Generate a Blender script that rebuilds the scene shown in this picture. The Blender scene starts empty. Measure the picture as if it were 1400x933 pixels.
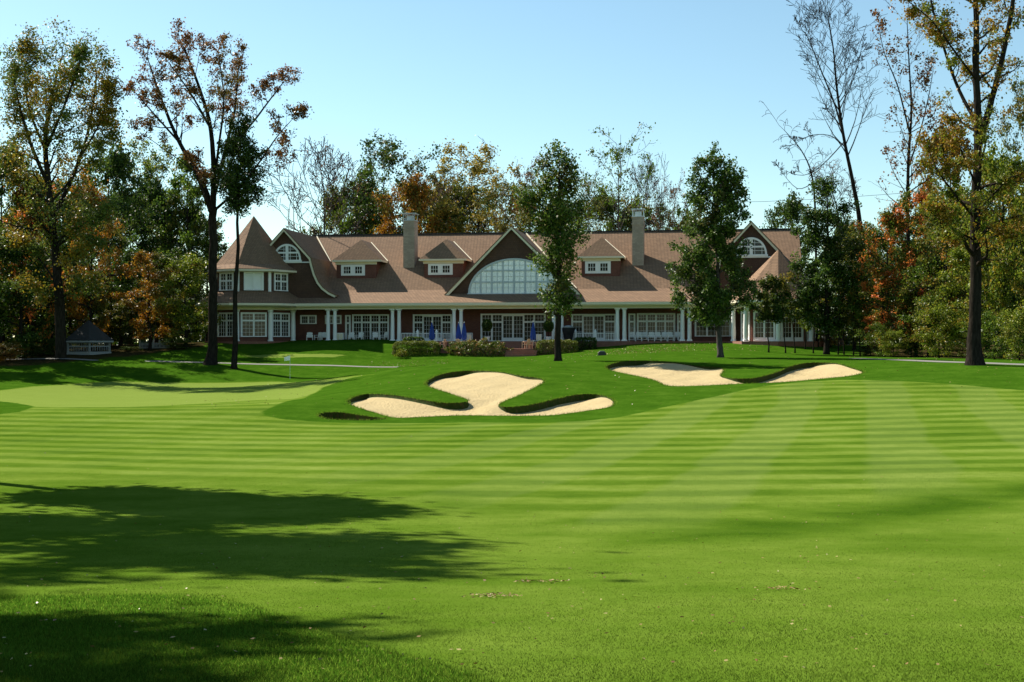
import bpy, math, random
import numpy as np
from mathutils import Vector, Matrix
from mathutils.geometry import delaunay_2d_cdt

RAD = math.radians
F, CX, HZ = 1690.0, 700.0, 466.5          # focal length in photo pixels, centre column, horizon row
SC = bpy.context.scene
COL = SC.collection
rnd = random.Random(7)

# ------------------------------------------------------------------ object helpers
def tag(o, label=None, cat=None, group=None, kind=None):
    if label: o['label'] = label
    if cat: o['category'] = cat
    if group: o['group'] = group
    if kind: o['kind'] = kind
    return o

def empty(name, loc=(0, 0, 0), rz=0.0, parent=None):
    o = bpy.data.objects.new(name, None); COL.objects.link(o)
    o.location = loc; o.rotation_euler = (0, 0, rz); o.empty_display_size = .3
    if parent: o.parent = parent
    return o

class MB:
    """collects shapes; build() links them as one mesh object"""
    def __init__(s): s.v = []; s.f = []; s.mi = []; s.cur = 0
    def add(s, vs, fs, mi=None):
        b = len(s.v); s.v += [tuple(p) for p in vs]
        for f in fs:
            s.f.append([b + i for i in f]); s.mi.append(s.cur if mi is None else mi)
    def box(s, x0, x1, y0, y1, z0, z1, mi=None):
        s.add([(x0,y0,z0),(x1,y0,z0),(x1,y1,z0),(x0,y1,z0),(x0,y0,z1),(x1,y0,z1),(x1,y1,z1),(x0,y1,z1)],
              [(0,3,2,1),(4,5,6,7),(0,1,5,4),(1,2,6,5),(2,3,7,6),(3,0,4,7)], mi)
    def bbox(s, M, x0, x1, y0, y1, z0, z1, mi=None):
        p = [M @ Vector(q) for q in [(x0,y0,z0),(x1,y0,z0),(x1,y1,z0),(x0,y1,z0),(x0,y0,z1),(x1,y0,z1),(x1,y1,z1),(x0,y1,z1)]]
        s.add(p, [(0,3,2,1),(4,5,6,7),(0,1,5,4),(1,2,6,5),(2,3,7,6),(3,0,4,7)], mi)
    def prism(s, poly, a0, a1, axis='y', mi=None, cap=True):
        """poly in the plane across axis; extruded from a0 to a1"""
        def P(q, a):
            return (q[0], a, q[1]) if axis == 'y' else (a, q[0], q[1]) if axis == 'x' else (q[0], q[1], a)
        n = len(poly); vs = [P(q, a0) for q in poly] + [P(q, a1) for q in poly]
        fs = [(i, (i+1) % n, n + (i+1) % n, n + i) for i in range(n)]
        if cap: fs += [tuple(range(n))[::-1], tuple(range(n, 2*n))]
        s.add(vs, fs, mi)
    def strip(s, outer, inner, a0, a1, mi=None):
        """band between two polylines (x,z), extruded along y"""
        n = len(outer)
        vs = [(q[0],a0,q[1]) for q in outer]+[(q[0],a0,q[1]) for q in inner]+[(q[0],a1,q[1]) for q in outer]+[(q[0],a1,q[1]) for q in inner]
        fs = []
        for i in range(n-1):
            fs += [(i,i+1,n+i+1,n+i),(2*n+i,3*n+i,3*n+i+1,2*n+i+1),(i,2*n+i,2*n+i+1,i+1),(n+i,n+i+1,3*n+i+1,3*n+i)]
        fs += [(0,n,3*n,2*n),(n-1,3*n-1,4*n-1,2*n-1)]
        s.add(vs, fs, mi)
    def tube(s, pts, rad, n=6, mi=None, cap=True):
        pts = [Vector(p) for p in pts]; b = len(s.v); m = len(pts)
        for i, p in enumerate(pts):
            d = (pts[min(i+1, m-1)] - pts[max(i-1, 0)])
            d = d.normalized() if d.length > 1e-9 else Vector((0,0,1))
            a = d.cross(Vector((.31,.95,.05))); a.normalize(); c = d.cross(a)
            r = rad[i] if hasattr(rad, '__len__') else rad
            for k in range(n):
                t = 2*math.pi*k/n
                s.v.append(tuple(p + (a*math.cos(t) + c*math.sin(t))*r))
        for i in range(m-1):
            for k in range(n):
                k2 = (k+1) % n
                s.f.append([b+i*n+k, b+i*n+k2, b+(i+1)*n+k2, b+(i+1)*n+k]); s.mi.append(s.cur if mi is None else mi)
        if cap:
            s.f.append([b+k for k in range(n)][::-1]); s.mi.append(s.cur if mi is None else mi)
            s.f.append([b+(m-1)*n+k for k in range(n)]); s.mi.append(s.cur if mi is None else mi)
    def lathe(s, cx, cy, prof, n=12, mi=None):
        b = len(s.v); m = len(prof)
        for r, z in prof:
            for k in range(n):
                t = 2*math.pi*k/n; s.v.append((cx+r*math.cos(t), cy+r*math.sin(t), z))
        for i in range(m-1):
            for k in range(n):
                k2 = (k+1) % n
                s.f.append([b+i*n+k, b+i*n+k2, b+(i+1)*n+k2, b+(i+1)*n+k]); s.mi.append(s.cur if mi is None else mi)
        s.f.append([b+k for k in range(n)][::-1]); s.mi.append(s.cur if mi is None else mi)
        s.f.append([b+(m-1)*n+k for k in range(n)]); s.mi.append(s.cur if mi is None else mi)
    def mesh(s, name, mats, smooth=False):
        me = bpy.data.meshes.new(name); me.from_pydata(s.v, [], s.f)
        for m in (mats if isinstance(mats, (list, tuple)) else [mats]): me.materials.append(m)
        me.polygons.foreach_set('material_index', s.mi)
        if smooth: me.polygons.foreach_set('use_smooth', [True]*len(s.f))
        me.update(); return me
    def build(s, name, mats, parent=None, smooth=False, loc=None, rz=0):
        o = bpy.data.objects.new(name, s.mesh(name, mats, smooth)); COL.objects.link(o)
        if parent: o.parent = parent
        if loc: o.location = loc
        if rz: o.rotation_euler = (0,0,rz)
        return o

def np_mesh(name, verts, faces, mats):
    """verts (N,3), faces (M,k) arrays"""
    me = bpy.data.meshes.new(name); k = faces.shape[1]
    me.vertices.add(len(verts)); me.vertices.foreach_set('co', np.ascontiguousarray(verts, dtype=np.float32).ravel())
    me.loops.add(faces.size); me.loops.foreach_set('vertex_index', np.ascontiguousarray(faces, dtype=np.int32).ravel())
    me.polygons.add(len(faces)); me.polygons.foreach_set('loop_start', np.arange(0, faces.size, k, dtype=np.int32))
    for m in (mats if isinstance(mats, (list, tuple)) else [mats]): me.materials.append(m)
    me.update(calc_edges=True); return me

# ------------------------------------------------------------------ materials
class NT:
    def __init__(s, name):
        s.m = bpy.data.materials.new(name); s.m.use_nodes = True
        s.t = s.m.node_tree; s.t.nodes.clear()
        s.out = s.t.nodes.new('ShaderNodeOutputMaterial')
    def n(s, typ, _p=None, **inp):
        nd = s.t.nodes.new(typ)
        for k, v in (_p or {}).items(): setattr(nd, k, v)
        for k, v in inp.items():
            key = int(k[1:]) if k[0] == 'i' and k[1:].isdigit() else k.replace('_', ' ')
            s.set(nd.inputs[key], v)
        return nd
    def set(s, sock, v):
        if isinstance(v, bpy.types.NodeSocket): s.t.links.new(v, sock)
        elif isinstance(v, bpy.types.Node): s.t.links.new(v.outputs[0], sock)
        else: sock.default_value = v
    def math(s, op, a, b=None, clamp=False):
        nd = s.t.nodes.new('ShaderNodeMath'); nd.operation = op; nd.use_clamp = clamp
        s.set(nd.inputs[0], a)
        if b is not None: s.set(nd.inputs[1], b)
        return nd.outputs[0]
    def mix(s, f, a, b):
        nd = s.t.nodes.new('ShaderNodeMix'); nd.data_type = 'RGBA'
        s.set(nd.inputs[0], f)
        for i, c in ((6, a), (7, b)): s.set(nd.inputs[i], c if not isinstance(c, tuple) else (*c, 1)[:4])
        return nd.outputs[2]
    def ramp(s, f, stops, interp='LINEAR'):
        nd = s.t.nodes.new('ShaderNodeValToRGB'); cr = nd.color_ramp; cr.interpolation = interp
        while len(cr.elements) < len(stops): cr.elements.new(.5)
        for e, (p, c) in zip(cr.elements, stops):
            e.position = p; e.color = (*c, 1)[:4] if isinstance(c, tuple) else (c, c, c, 1)
        s.set(nd.inputs[0], f); return nd.outputs[0]
    def noise(s, co, scale, detail=3, rough=.55):
        nd = s.n('ShaderNodeTexNoise', Scale=scale, Detail=detail, Roughness=rough)
        if co is not None: s.set(nd.inputs['Vector'], co)
        return nd.outputs[0]
    def remap(s, v, a, b, c=0., d=1., smooth=True):
        nd = s.t.nodes.new('ShaderNodeMapRange'); nd.interpolation_type = 'SMOOTHSTEP' if smooth else 'LINEAR'
        s.set(nd.inputs[0], v)
        for i, x in enumerate((a, b, c, d)): nd.inputs[i+1].default_value = x
        return nd.outputs[0]
    def attr(s, name):
        nd = s.t.nodes.new('ShaderNodeAttribute'); nd.attribute_name = name; return nd.outputs['Fac']
    def done(s, sh): s.set(s.out.inputs['Surface'], sh); return s.m
    def pbsdf(s, col, rough=.7, spec=.3, bump=None, bstr=.3, bdist=.02, metal=0.):
        nd = s.n('ShaderNodeBsdfPrincipled')
        s.set(nd.inputs['Base Color'], (*col, 1) if isinstance(col, tuple) and len(col) == 3 else col)
        s.set(nd.inputs['Roughness'], rough); nd.inputs['Specular IOR Level'].default_value = spec; nd.inputs['Metallic'].default_value = metal
        if bump is not None:
            b = s.n('ShaderNodeBump', Strength=bstr, Distance=bdist); s.set(b.inputs['Height'], bump); s.set(nd.inputs['Normal'], b.outputs[0])
        return nd.outputs[0]

def plain(name, col, rough=.6, spec=.3, var=.15, scale=3., metal=0.):
    t = NT(name); co = t.n('ShaderNodeTexCoord').outputs['Object']
    n = t.noise(co, scale, 5)
    c2 = tuple(x*(1-var) for x in col); c1 = tuple(min(1, x*(1+var*.6)) for x in col)
    return t.done(t.pbsdf(t.mix(n, c2, c1), rough, spec, metal=metal))

def mat_shingle():
    t = NT('roof_shingles'); co = t.n('ShaderNodeTexCoord').outputs['Object']
    sp = t.n('ShaderNodeSeparateXYZ', Vector=co)
    u = t.math('ADD', sp.outputs[0], sp.outputs[1])
    v = t.math('MULTIPLY', sp.outputs[2], 1.4)
    cb = t.n('ShaderNodeCombineXYZ', X=u, Y=v)
    br = t.n('ShaderNodeTexBrick', Vector=cb, Color1=(.270,.165,.095,1), Color2=(.195,.120,.070,1), Mortar=(.07,.042,.028,1), Scale=1.,
             Mortar_Size=.022, Bias=0., Brick_Width=.36, Row_Height=.22)
    n1 = t.noise(co, .35, 4); n2 = t.noise(co, 6., 4)
    c = t.mix(t.math('MULTIPLY', n1, .5), br.outputs[0], (.24,.15,.09))
    c = t.mix(t.remap(n2, .45, .75, 0, .35), c, (.15,.095,.068))
    sn = t.n('ShaderNodeTexNoise', Vector=co, Scale=1.1, Detail=2)
    c = t.mix(t.remap(sn.outputs[0], .6, .8, 0, .35), c, (.29,.18,.11))
    return t.done(t.pbsdf(c, .9, .15, br.outputs[1], .5, .03))

def mat_brick(name, c1, c2, mortar, w=.24, h=.085):
    t = NT(name); co = t.n('ShaderNodeTexCoord').outputs['Object']
    sp = t.n('ShaderNodeSeparateXYZ', Vector=co)
    cb = t.n('ShaderNodeCombineXYZ', X=t.math('ADD', sp.outputs[0], sp.outputs[1]), Y=sp.outputs[2])
    br = t.n('ShaderNodeTexBrick', Vector=cb, Color1=(*c1,1), Color2=(*c2,1), Mortar=(*mortar,1), Scale=1., Mortar_Size=.008, Brick_Width=w, Row_Height=h)
    c = t.mix(t.remap(t.noise(co, .8, 5), .35, .75, 0, .5), br.outputs[0], tuple(x*.7 for x in c2))
    return t.done(t.pbsdf(c, .85, .2, br.outputs[1], .4, .02))

def mat_glass(name, col, rough=.06, spec=.5):
    t = NT(name); co = t.n('ShaderNodeTexCoord').outputs['Object']
    n = t.noise(co, .9, 3)
    c = t.mix(t.remap(n, .35, .65), tuple(x*.5 for x in col), tuple(x*1.5 for x in col))
    return t.done(t.pbsdf(c, rough, spec))

def mat_bark(name, c1, c2):
    t = NT(name); co = t.n('ShaderNodeTexCoord').outputs['Object']
    mp = t.n('ShaderNodeMapping', Vector=co); mp.inputs['Scale'].default_value = (6, 6, 1.2)
    n = t.noise(mp.outputs[0], 1.5, 6, .65)
    return t.done(t.pbsdf(t.mix(t.remap(n, .3, .7), c1, c2), 1., .0, n, .8, .05))

def mat_leaf(name, shades, autumn=None, amount=.5, scale=.3, transl=.40, gloss=.2):
    """shades: three leaf colours picked per leaf; autumn: colours that take over in patches of the crown"""
    t = NT(name); geo = t.n('ShaderNodeNewGeometry'); oi = t.n('ShaderNodeObjectInfo')
    r = geo.outputs['Random Per Island']
    c = t.ramp(r, [(0., shades[0]), (.5, shades[1]), (1., shades[2])])
    if autumn:
        co = t.n('ShaderNodeTexCoord').outputs['Object']
        off = t.n('ShaderNodeVectorMath', {'operation': 'ADD'}); t.set(off.inputs[0], co)
        sc = t.n('ShaderNodeCombineXYZ', X=t.math('MULTIPLY', oi.outputs['Random'], 50.)); t.set(off.inputs[1], sc.outputs[0])
        n = t.noise(off.outputs[0], scale, 2)
        m = t.math('ADD', n, t.math('MULTIPLY', t.math('SUBTRACT', r, .5), .25))
        c2 = t.ramp(r, [(0., autumn[0]), (1., autumn[1])])
        th = .75 - .5*amount
        c = t.mix(t.remap(m, th-.05, th+.07), c, c2)
    d = t.pbsdf(c, .45, gloss)
    tr = t.n('ShaderNodeBsdfTranslucent'); t.set(tr.inputs[0], t.mix(.35, c, (.12,.16,.01)) if not autumn else c)
    mx = t.n('ShaderNodeMixShader', Fac=transl); t.set(mx.inputs[1], d); t.set(mx.inputs[2], tr.outputs[0])
    return t.done(mx.outputs[0])

def mat_turf():
    t = NT('turf'); geo = t.n('ShaderNodeNewGeometry'); P = geo.outputs['Position']
    sp = t.n('ShaderNodeSeparateXYZ', Vector=P); x, y = sp.outputs[0], sp.outputs[1]
    short = t.attr('sd_short'); grn = t.attr('sd_green'); smask = t.attr('stripe'); band = t.attr('band')
    nA = t.noise(P, .12, 4); nB = t.noise(P, .7, 5, .6); nC = t.noise(P, 4., 5, .65); nD = t.noise(P, 40., 4, .7)
    # wobble of the mower's line
    wob = t.math('MULTIPLY', t.math('SUBTRACT', t.noise(P, .16, 3), .5), 1.3)
    q = t.math('SQRT', t.math('ADD', t.math('MULTIPLY', x, x), 100.))
    s1 = t.math('ADD', y, t.math('MULTIPLY', t.math('SUBTRACT', x, q), .15))
    s1 = t.math('SINE', t.math('MULTIPLY', t.math('ADD', s1, wob), 2*math.pi/2.6))
    s1 = t.remap(s1, -.7, .7, -1, 1)
    a = RAD(15.9)
    s2 = t.math('SUBTRACT', t.math('MULTIPLY', x, math.cos(a)), t.math('MULTIPLY', y, math.sin(a)))
    s2 = t.math('SINE', t.math('MULTIPLY', t.math('ADD', s2, wob), 2*math.pi/4.2))
    s2 = t.remap(s2, -.12, .35, 0, 1)
    w2 = t.remap(x, -9., 4., .25, 1.)
    st = t.math('MULTIPLY', s1, .18)  # mower stripes: light off the leaning blades, painted into the turf colour
    v = t.math('MULTIPLY', st, smask)
    v = t.math('ADD', v, .5)
    v = t.math('ADD', v, t.math('MULTIPLY', t.math('SUBTRACT', nA, .5), .95))
    v = t.math('ADD', v, t.math('MULTIPLY', t.math('SUBTRACT', nB, .5), .8))
    v = t.math('SUBTRACT', v, t.math('MULTIPLY', band, .5))
    cs = t.ramp(v, [(0., (.034,.076,.005)), (.35, (.072,.126,.011)), (.65, (.118,.174,.022)), (1., (.170,.223,.042))])
    cs = t.mix(t.remap(nC, .42, .8, 0, .45), cs, (.050,.100,.003))
    pale = t.math('MULTIPLY', t.math('MULTIPLY', s2, w2), t.math('MULTIPLY', smask, .20))  # diagonal mower passes, their paler reflection likewise painted in
    cs = t.mix(pale, cs, (.165,.205,.062))
    # putting green: paler, closer cut
    cg = t.mix(t.math('ADD', t.math('MULTIPLY', nB, .6), t.math('MULTIPLY', nA, .4)), (.125,.178,.026), (.170,.222,.045))
    gm = t.remap(t.math('ADD', grn, t.math('MULTIPLY', t.math('SUBTRACT', nC, .5), .6)), -.15, .15)
    cs = t.mix(gm, cs, cg)
    # rough
    vr = t.math('ADD', t.math('MULTIPLY', nB, .55), t.math('MULTIPLY', nC, .45))
    cr = t.ramp(vr, [(.25, (.017,.050,.003)), (.5, (.035,.086,.005)), (.75, (.068,.130,.012))])
    rm = t.remap(t.math('ADD', short, t.math('MULTIPLY', t.math('SUBTRACT', nC, .5), .5)), -.12, .12)
    c = t.mix(rm, cr, cs)
    wm = t.remap(t.math('ADD', t.attr('sd_wood'), t.math('MULTIPLY', t.math('SUBTRACT', nB, .5), 5.)), -.8, .8)
    c = t.mix(wm, c, t.ramp(nC, [(.3, (.022,.017,.008)), (.55, (.050,.034,.015)), (.75, (.075,.055,.020))]))
    c = t.mix(t.remap(nD, .3, .75, 0, .45), c, t.mix(.5, c, (.012,.045,.003)))
    # per blade differences (single blades of the near grass)
    rp = geo.outputs['Random Per Island']
    c = t.mix(t.math('MULTIPLY', t.attr('blade'), t.remap(rp, .0, 1., .10, .75)), c, (.165,.265,.028))
    h = t.math('ADD', t.math('MULTIPLY', nC, .6), t.math('MULTIPLY', nD, .4))
    up = t.n('ShaderNodeMix', {'data_type': 'VECTOR'}); t.set(up.inputs[0], t.math('MULTIPLY', t.attr('blade'), .88))
    bmp = t.n('ShaderNodeBump', Strength=.4, Distance=.05); t.set(bmp.inputs['Height'], h)
    t.set(up.inputs[4], bmp.outputs[0]); up.inputs[5].default_value = (0,0,1)
    d = t.n('ShaderNodeBsdfPrincipled', Roughness=.9); d.inputs['Specular IOR Level'].default_value = 0.; t.set(d.inputs['Base Color'], c); t.set(d.inputs['Normal'], up.outputs[1]); d = d.outputs[0]
    tr = t.n('ShaderNodeBsdfTranslucent'); t.set(tr.inputs[0], c)
    mx = t.n('ShaderNodeMixShader', Fac=t.math('MULTIPLY', t.attr('blade'), .35)); t.set(mx.inputs[1], d); t.set(mx.inputs[2], tr.outputs[0])
    return t.done(mx.outputs[0])

def mat_sand():
    t = NT('sand'); P = t.n('ShaderNodeNewGeometry').outputs['Position']
    mp = t.n('ShaderNodeMapping', Vector=P); mp.inputs['Scale'].default_value = (1, 2.2, 1)
    n1 = t.noise(mp.outputs[0], 2.5, 6, .65); n2 = t.noise(P, .6, 3)
    c = t.mix(n2, (.355,.270,.132), (.440,.345,.180))
    c = t.mix(t.remap(n1, .52, .72, 0, .4), c, (.27,.19,.095))
    return t.done(t.pbsdf(c, .95, .1, t.math('ADD', n1, t.math('MULTIPLY', t.n('ShaderNodeTexWave', Vector=P, Scale=1.1, Distortion=16., Detail=3.).outputs[1], .10)), 1., .09))

def mat_soil():
    t = NT('bunker_lip_soil'); P = t.n('ShaderNodeNewGeometry').outputs['Position']
    mp = t.n('ShaderNodeMapping', Vector=P); mp.inputs['Scale'].default_value = (3, 3, 1)
    n = t.noise(mp.outputs[0], 3., 5, .7)
    return t.done(t.pbsdf(t.ramp(n, [(.3, (.022,.030,.005)), (.5, (.028,.048,.006)), (.62, (.060,.045,.016)), (.8, (.030,.065,.007))]), .95, .1, n, .8, .06))

M = {}
M['turf'] = mat_turf(); M['sand'] = mat_sand(); M['soil'] = mat_soil()
M['shingle'] = mat_shingle()
M['brick'] = mat_brick('red_brick', (.185,.068,.046), (.135,.050,.035), (.17,.10,.075))
M['shakes'] = mat_brick('brown_shakes', (.120,.066,.044), (.095,.052,.036), (.06,.03,.022), .2, .2)
M['stone'] = mat_brick('chimney_stone', (.46,.365,.275), (.36,.285,.215), (.27,.22,.17), .35, .16)
M['white'] = plain('white_paint', (.88,.87,.83), .5, .3, .06)
M['cream'] = plain('cream_trim', (.78,.69,.50), .55, .3, .08)
M['glass'] = mat_glass('window_glass', (.045,.036,.025), .08, .3)
M['skytint'] = plain('glass_painted_sky_reflection', (.88,.88,.86), .25, .5, .10, .7, .35)  # pale base colour stands in for sky reflected in the lunette glass
M['mullion'] = plain('white_glazing_bars_painted_shade', (.52,.56,.57), .5, .3, .05)  # white bars of the middle lunette, their shade put into the colour
M['metal'] = plain('galvanised_metal', (.55,.57,.58), .35, .5, .2, 6., .7)
M['darkmetal'] = plain('dark_metal', (.03,.03,.032), .5, .4)
M['concrete'] = plain('path_concrete', (.20,.19,.165), .9, .1, .2, 2.)
M['paver'] = mat_brick('terrace_brick', (.30,.13,.085), (.24,.10,.065), (.2,.15,.12), .22, .1)
M['blue'] = plain('blue_canvas', (.035,.075,.30), .8, .1, .2)
M['teak'] = plain('teak_wood', (.66,.44,.30), .6, .2, .25, 8.)
M['grey'] = plain('grey_boards', (.27,.275,.27), .8, .2, .2)
M['slate'] = plain('grey_slate_roof', (.040,.040,.038), .85, .2, .3, 4.)
M['black'] = plain('black_cover', (.012,.013,.016), .6, .3)
M['terracotta'] = plain('clay_pot', (.30,.13,.08), .8, .2)
M['bark'] = mat_bark('bark', (.012,.010,.008), (.036,.029,.023))
M['bark2'] = mat_bark('bark_grey', (.040,.034,.030), (.10,.088,.078))
M['deadleaf'] = mat_leaf('dead_leaves', ((.14,.055,.018), (.24,.15,.045), (.36,.29,.11)), None, transl=.1)
LF = {
 'oak':    mat_leaf('leaf_oak_green', ((0.018,0.042,0.005), (0.060,0.113,0.012), (0.146,0.215,0.035)), ((0.141,0.122,0.032), (0.090,0.090,0.019)), .26, .5, .3),
 'oakpale': mat_leaf('leaf_oak_pale', ((.030,.066,.008), (.075,.130,.014), (.150,.200,.035)), ((.15,.13,.025), (.10,.10,.015)), .30, .5, .4),
 'dark':   mat_leaf('leaf_dark_green', ((0.013,0.032,0.004), (0.044,0.087,0.010), (0.108,0.169,0.022)), ((0.109,0.122,0.019), (0.077,0.090,0.015)), .25, .25),
 'green':  mat_leaf('leaf_mid_green', ((0.025,0.055,0.005), (0.081,0.140,0.011), (0.176,0.253,0.026)), ((0.166,0.166,0.026), (0.128,0.115,0.019)), .28, .3),
 'light':  mat_leaf('leaf_yellow_green', ((0.050,0.081,0.005), (0.139,0.190,0.013), (0.284,0.314,0.028)), ((0.333,0.243,0.026), (0.256,0.179,0.019)), .32, .3),
 'olive':  mat_leaf('leaf_olive', ((0.028,0.051,0.005), (0.092,0.121,0.011), (0.199,0.199,0.020)), ((0.282,0.160,0.026), (0.243,0.192,0.026)), .36, .25),
 'orange': mat_leaf('leaf_orange', ((0.169,0.060,0.006), (0.392,0.156,0.013), (0.553,0.323,0.025)), ((0.090,0.109,0.015), (0.154,0.128,0.019)), .46, .3, .4),
 'redgrn': mat_leaf('leaf_red_and_green', ((0.028,0.055,0.005), (0.086,0.127,0.012), (0.185,0.215,0.025)), ((0.620,0.096,0.038), (0.620,0.218,0.032)), .44, .42, .4),
 'redbrn': mat_leaf('leaf_red_brown', ((0.085,0.030,0.008), (0.207,0.081,0.019), (0.353,0.169,0.036)), ((0.109,0.102,0.023), (0.166,0.109,0.026)), .36, .22, .3),
 'amber':  mat_leaf('leaf_amber', ((0.169,0.098,0.008), (0.346,0.219,0.018), (0.262,0.262,0.024)), ((0.070,0.115,0.015), (0.122,0.147,0.023)), .60, .25, .4),
 'rust':   mat_leaf('leaf_amber_and_orange', ((.14,.080,.010), (.32,.17,.018), (.40,.27,.022)), ((.050,.095,.008), (.20,.22,.018)), .52, .3, .42),
 'yellow': mat_leaf('leaf_pale_yellow', ((0.183,0.134,0.018), (0.369,0.265,0.041), (0.307,0.292,0.035)), ((0.090,0.115,0.019), (0.154,0.141,0.026)), .42, .2, .4),
 'ivy':    mat_leaf('leaf_ivy', ((0.010,0.023,0.003), (0.030,0.058,0.008), (0.065,0.101,0.013)), None, transl=.15),
 'box':    mat_leaf('leaf_clipped_hedge', ((0.050,0.074,0.005), (0.127,0.161,0.015), (0.238,0.246,0.030)), ((0.243,0.179,0.038), (0.141,0.154,0.026)), .35, .8, .25),
 'flower': mat_leaf('leaf_flower_bed', ((0.028,0.053,0.005), (0.086,0.127,0.013), (0.185,0.215,0.030)), ((0.384,0.102,0.038), (0.307,0.243,0.051)), .32, 1.5, .25),
}

# ------------------------------------------------------------------ terrain
def W(px, d): return (px - CX)/F*d
CTRL = [(700,933,5.8),(0,933,5.9),(1400,933,5.7),(700,810,10.2),(0,812,10.3),(1400,800,10.5),(700,740,16),(0,742,16.3),(1400,735,16),
 (700,665,26),(0,660,27),(1400,660,25),(700,610,40),(0,610,41),(1400,605,38),(700,580,52),(0,580,54),(1400,570,48),(1100,560,55),
 (520,571,58),(690,569.5,58),(820,563,58),(360,568,58),(440,572,57),(250,550,72),(0,550,74),(396,519,109),(150,522,106),(0,530,95),(400,540,82),
 (950,545,62),(1100,526,68),(1400,528,66),(930,527,72),(1170,512,76),(1000,510,82),(880,496,90),(840,507,84),
 (650,510,77),(740,519,72),(485,545,64.5),(590,524,72),(600,500,89),(700,494,94),(540,504,92),(470,519,89),(420,545,71),
 (763,494,96),(985,489,101),(1100,493,92),(1333,499,78),(1130,485,112),(1200,489,102),(1400,494,86),
 (500,488,125),(450,500,118),(290,498,117),(150,493,119),(85,490,118),(0,492,118),(350,486,126),(300,469.5,132),(430,469.8,130.5),(540,470.5,129.5),(430,477,127),(300,477,127.5),
 (620,487,124),(720,487,124),(680,481,129),(800,481,123.5),(880,473.5,124),(900,469.6,126.5),(960,469.3,126),(950,472,123),(1050,470.5,122),(1150,474,125),(1300,480,125),(1400,480,122),
 (1060,478,116),(960,481,112),(860,482,116)]
_pts = [(W(p, d), d, -(r-HZ)/F*d) for p, r, d in CTRL]
_pts += [(-60,118,-1.6),(-90,110,-1.6),(-60,60,-3.2),(-60,20,-2.5),(60,15,-2.4),(0,-10,-1.2),(-40,-20,-1),(40,-20,-1),(70,80,-1.5),(70,40,-2.6),
         (60,115,-.8),(-40,145,-.4),(-20,150,-.5),(0,150,-.7),(20,145,-.5),(40,140,-.5),(0,175,-.6),(-60,180,-.6),(60,180,-.6),(-100,160,-.8),(110,150,-.8),
         (-150,60,-2),(150,60,-2),(-150,250,-1),(150,250,-1),(0,260,-1),(-150,-40,-1),(150,-40,-1),(0,-60,-1)]
_P = np.array(_pts, float)
def _k(r2): return np.where(r2 > 1e-9, .5*r2*np.log(np.maximum(r2, 1e-9)), 0.)
def _solve():
    n = len(_P); A = np.zeros((n+3, n+3)); xy = _P[:, :2]/10
    d2 = ((xy[:, None]-xy[None])**2).sum(-1)
    A[:n, :n] = _k(d2) + np.eye(n)*.02; A[:n, n] = 1; A[:n, n+1:] = xy; A[n, :n] = 1; A[n+1:, :n] = xy.T
    b = np.zeros(n+3); b[:n] = _P[:, 2]
    return np.linalg.solve(A, b)
_w = _solve()
def gz(x, y):
    x = np.asarray(x, float); y = np.asarray(y, float); sh = x.shape
    q = np.stack([np.clip(x.ravel(), -150, 150), np.clip(y.ravel(), -60, 260)], 1)/10
    out = np.empty(len(q)); n = len(_P)
    for i in range(0, len(q), 20000):
        c = q[i:i+20000]; d2 = ((c[:, None]-_P[None, :, :2]/10)**2).sum(-1)
        out[i:i+20000] = _k(d2) @ _w[:n] + _w[n] + c @ _w[n+1:]
    return out.reshape(sh)
def G(x, y): return float(gz(np.array([x]), np.array([y]))[0])
def onground(px, row, dmin=4., dmax=150.):
    """first place where the sight line meets the ground"""
    ds = np.exp(np.linspace(math.log(dmin), math.log(dmax), 3000))
    zr = -(row-HZ)/F*ds; g = gz((px-CX)/F*ds, ds); i = np.argmax(zr <= g)
    if zr[i] > g[i]: return None
    d = ds[i]; return ((px-CX)/F*d, d)
def gpoly(pts, **k): return [p for p in (onground(a, b, **k) for a, b in pts) if p]

def smooth_loop(pts, n=3):
    """Catmull-Rom through a closed loop"""
    P = [np.array(p) for p in pts]; m = len(P); out = []
    for i in range(m):
        a, b, c, d = P[i-1], P[i], P[(i+1) % m], P[(i+2) % m]
        for k in range(n):
            t = k/n
            out.append(.5*((2*b)+(-a+c)*t+(2*a-5*b+4*c-d)*t*t+(-a+3*b-3*c+d)*t**3))
    return [tuple(p) for p in out]

def sdf(poly, x, y):
    """positive inside"""
    poly = np.array(poly); a = poly; b = np.roll(poly, -1, 0); res = np.full(x.shape, 1e9); ins = np.zeros(x.shape, bool)
    for (ax, ay), (bx, by) in zip(a, b):
        ex, ey = bx-ax, by-ay; L = ex*ex+ey*ey+1e-12
        t = np.clip(((x-ax)*ex+(y-ay)*ey)/L, 0, 1)
        res = np.minimum(res, (x-ax-t*ex)**2+(y-ay-t*ey)**2)
        c = (ay > y) != (by > y)
        with np.errstate(divide='ignore', invalid='ignore'):
            ins ^= c & (x < ex*(y-ay)/(ey if abs(ey) > 1e-12 else 1e-12)+ax)
    return np.sqrt(res)*np.where(ins, 1, -1)

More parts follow.
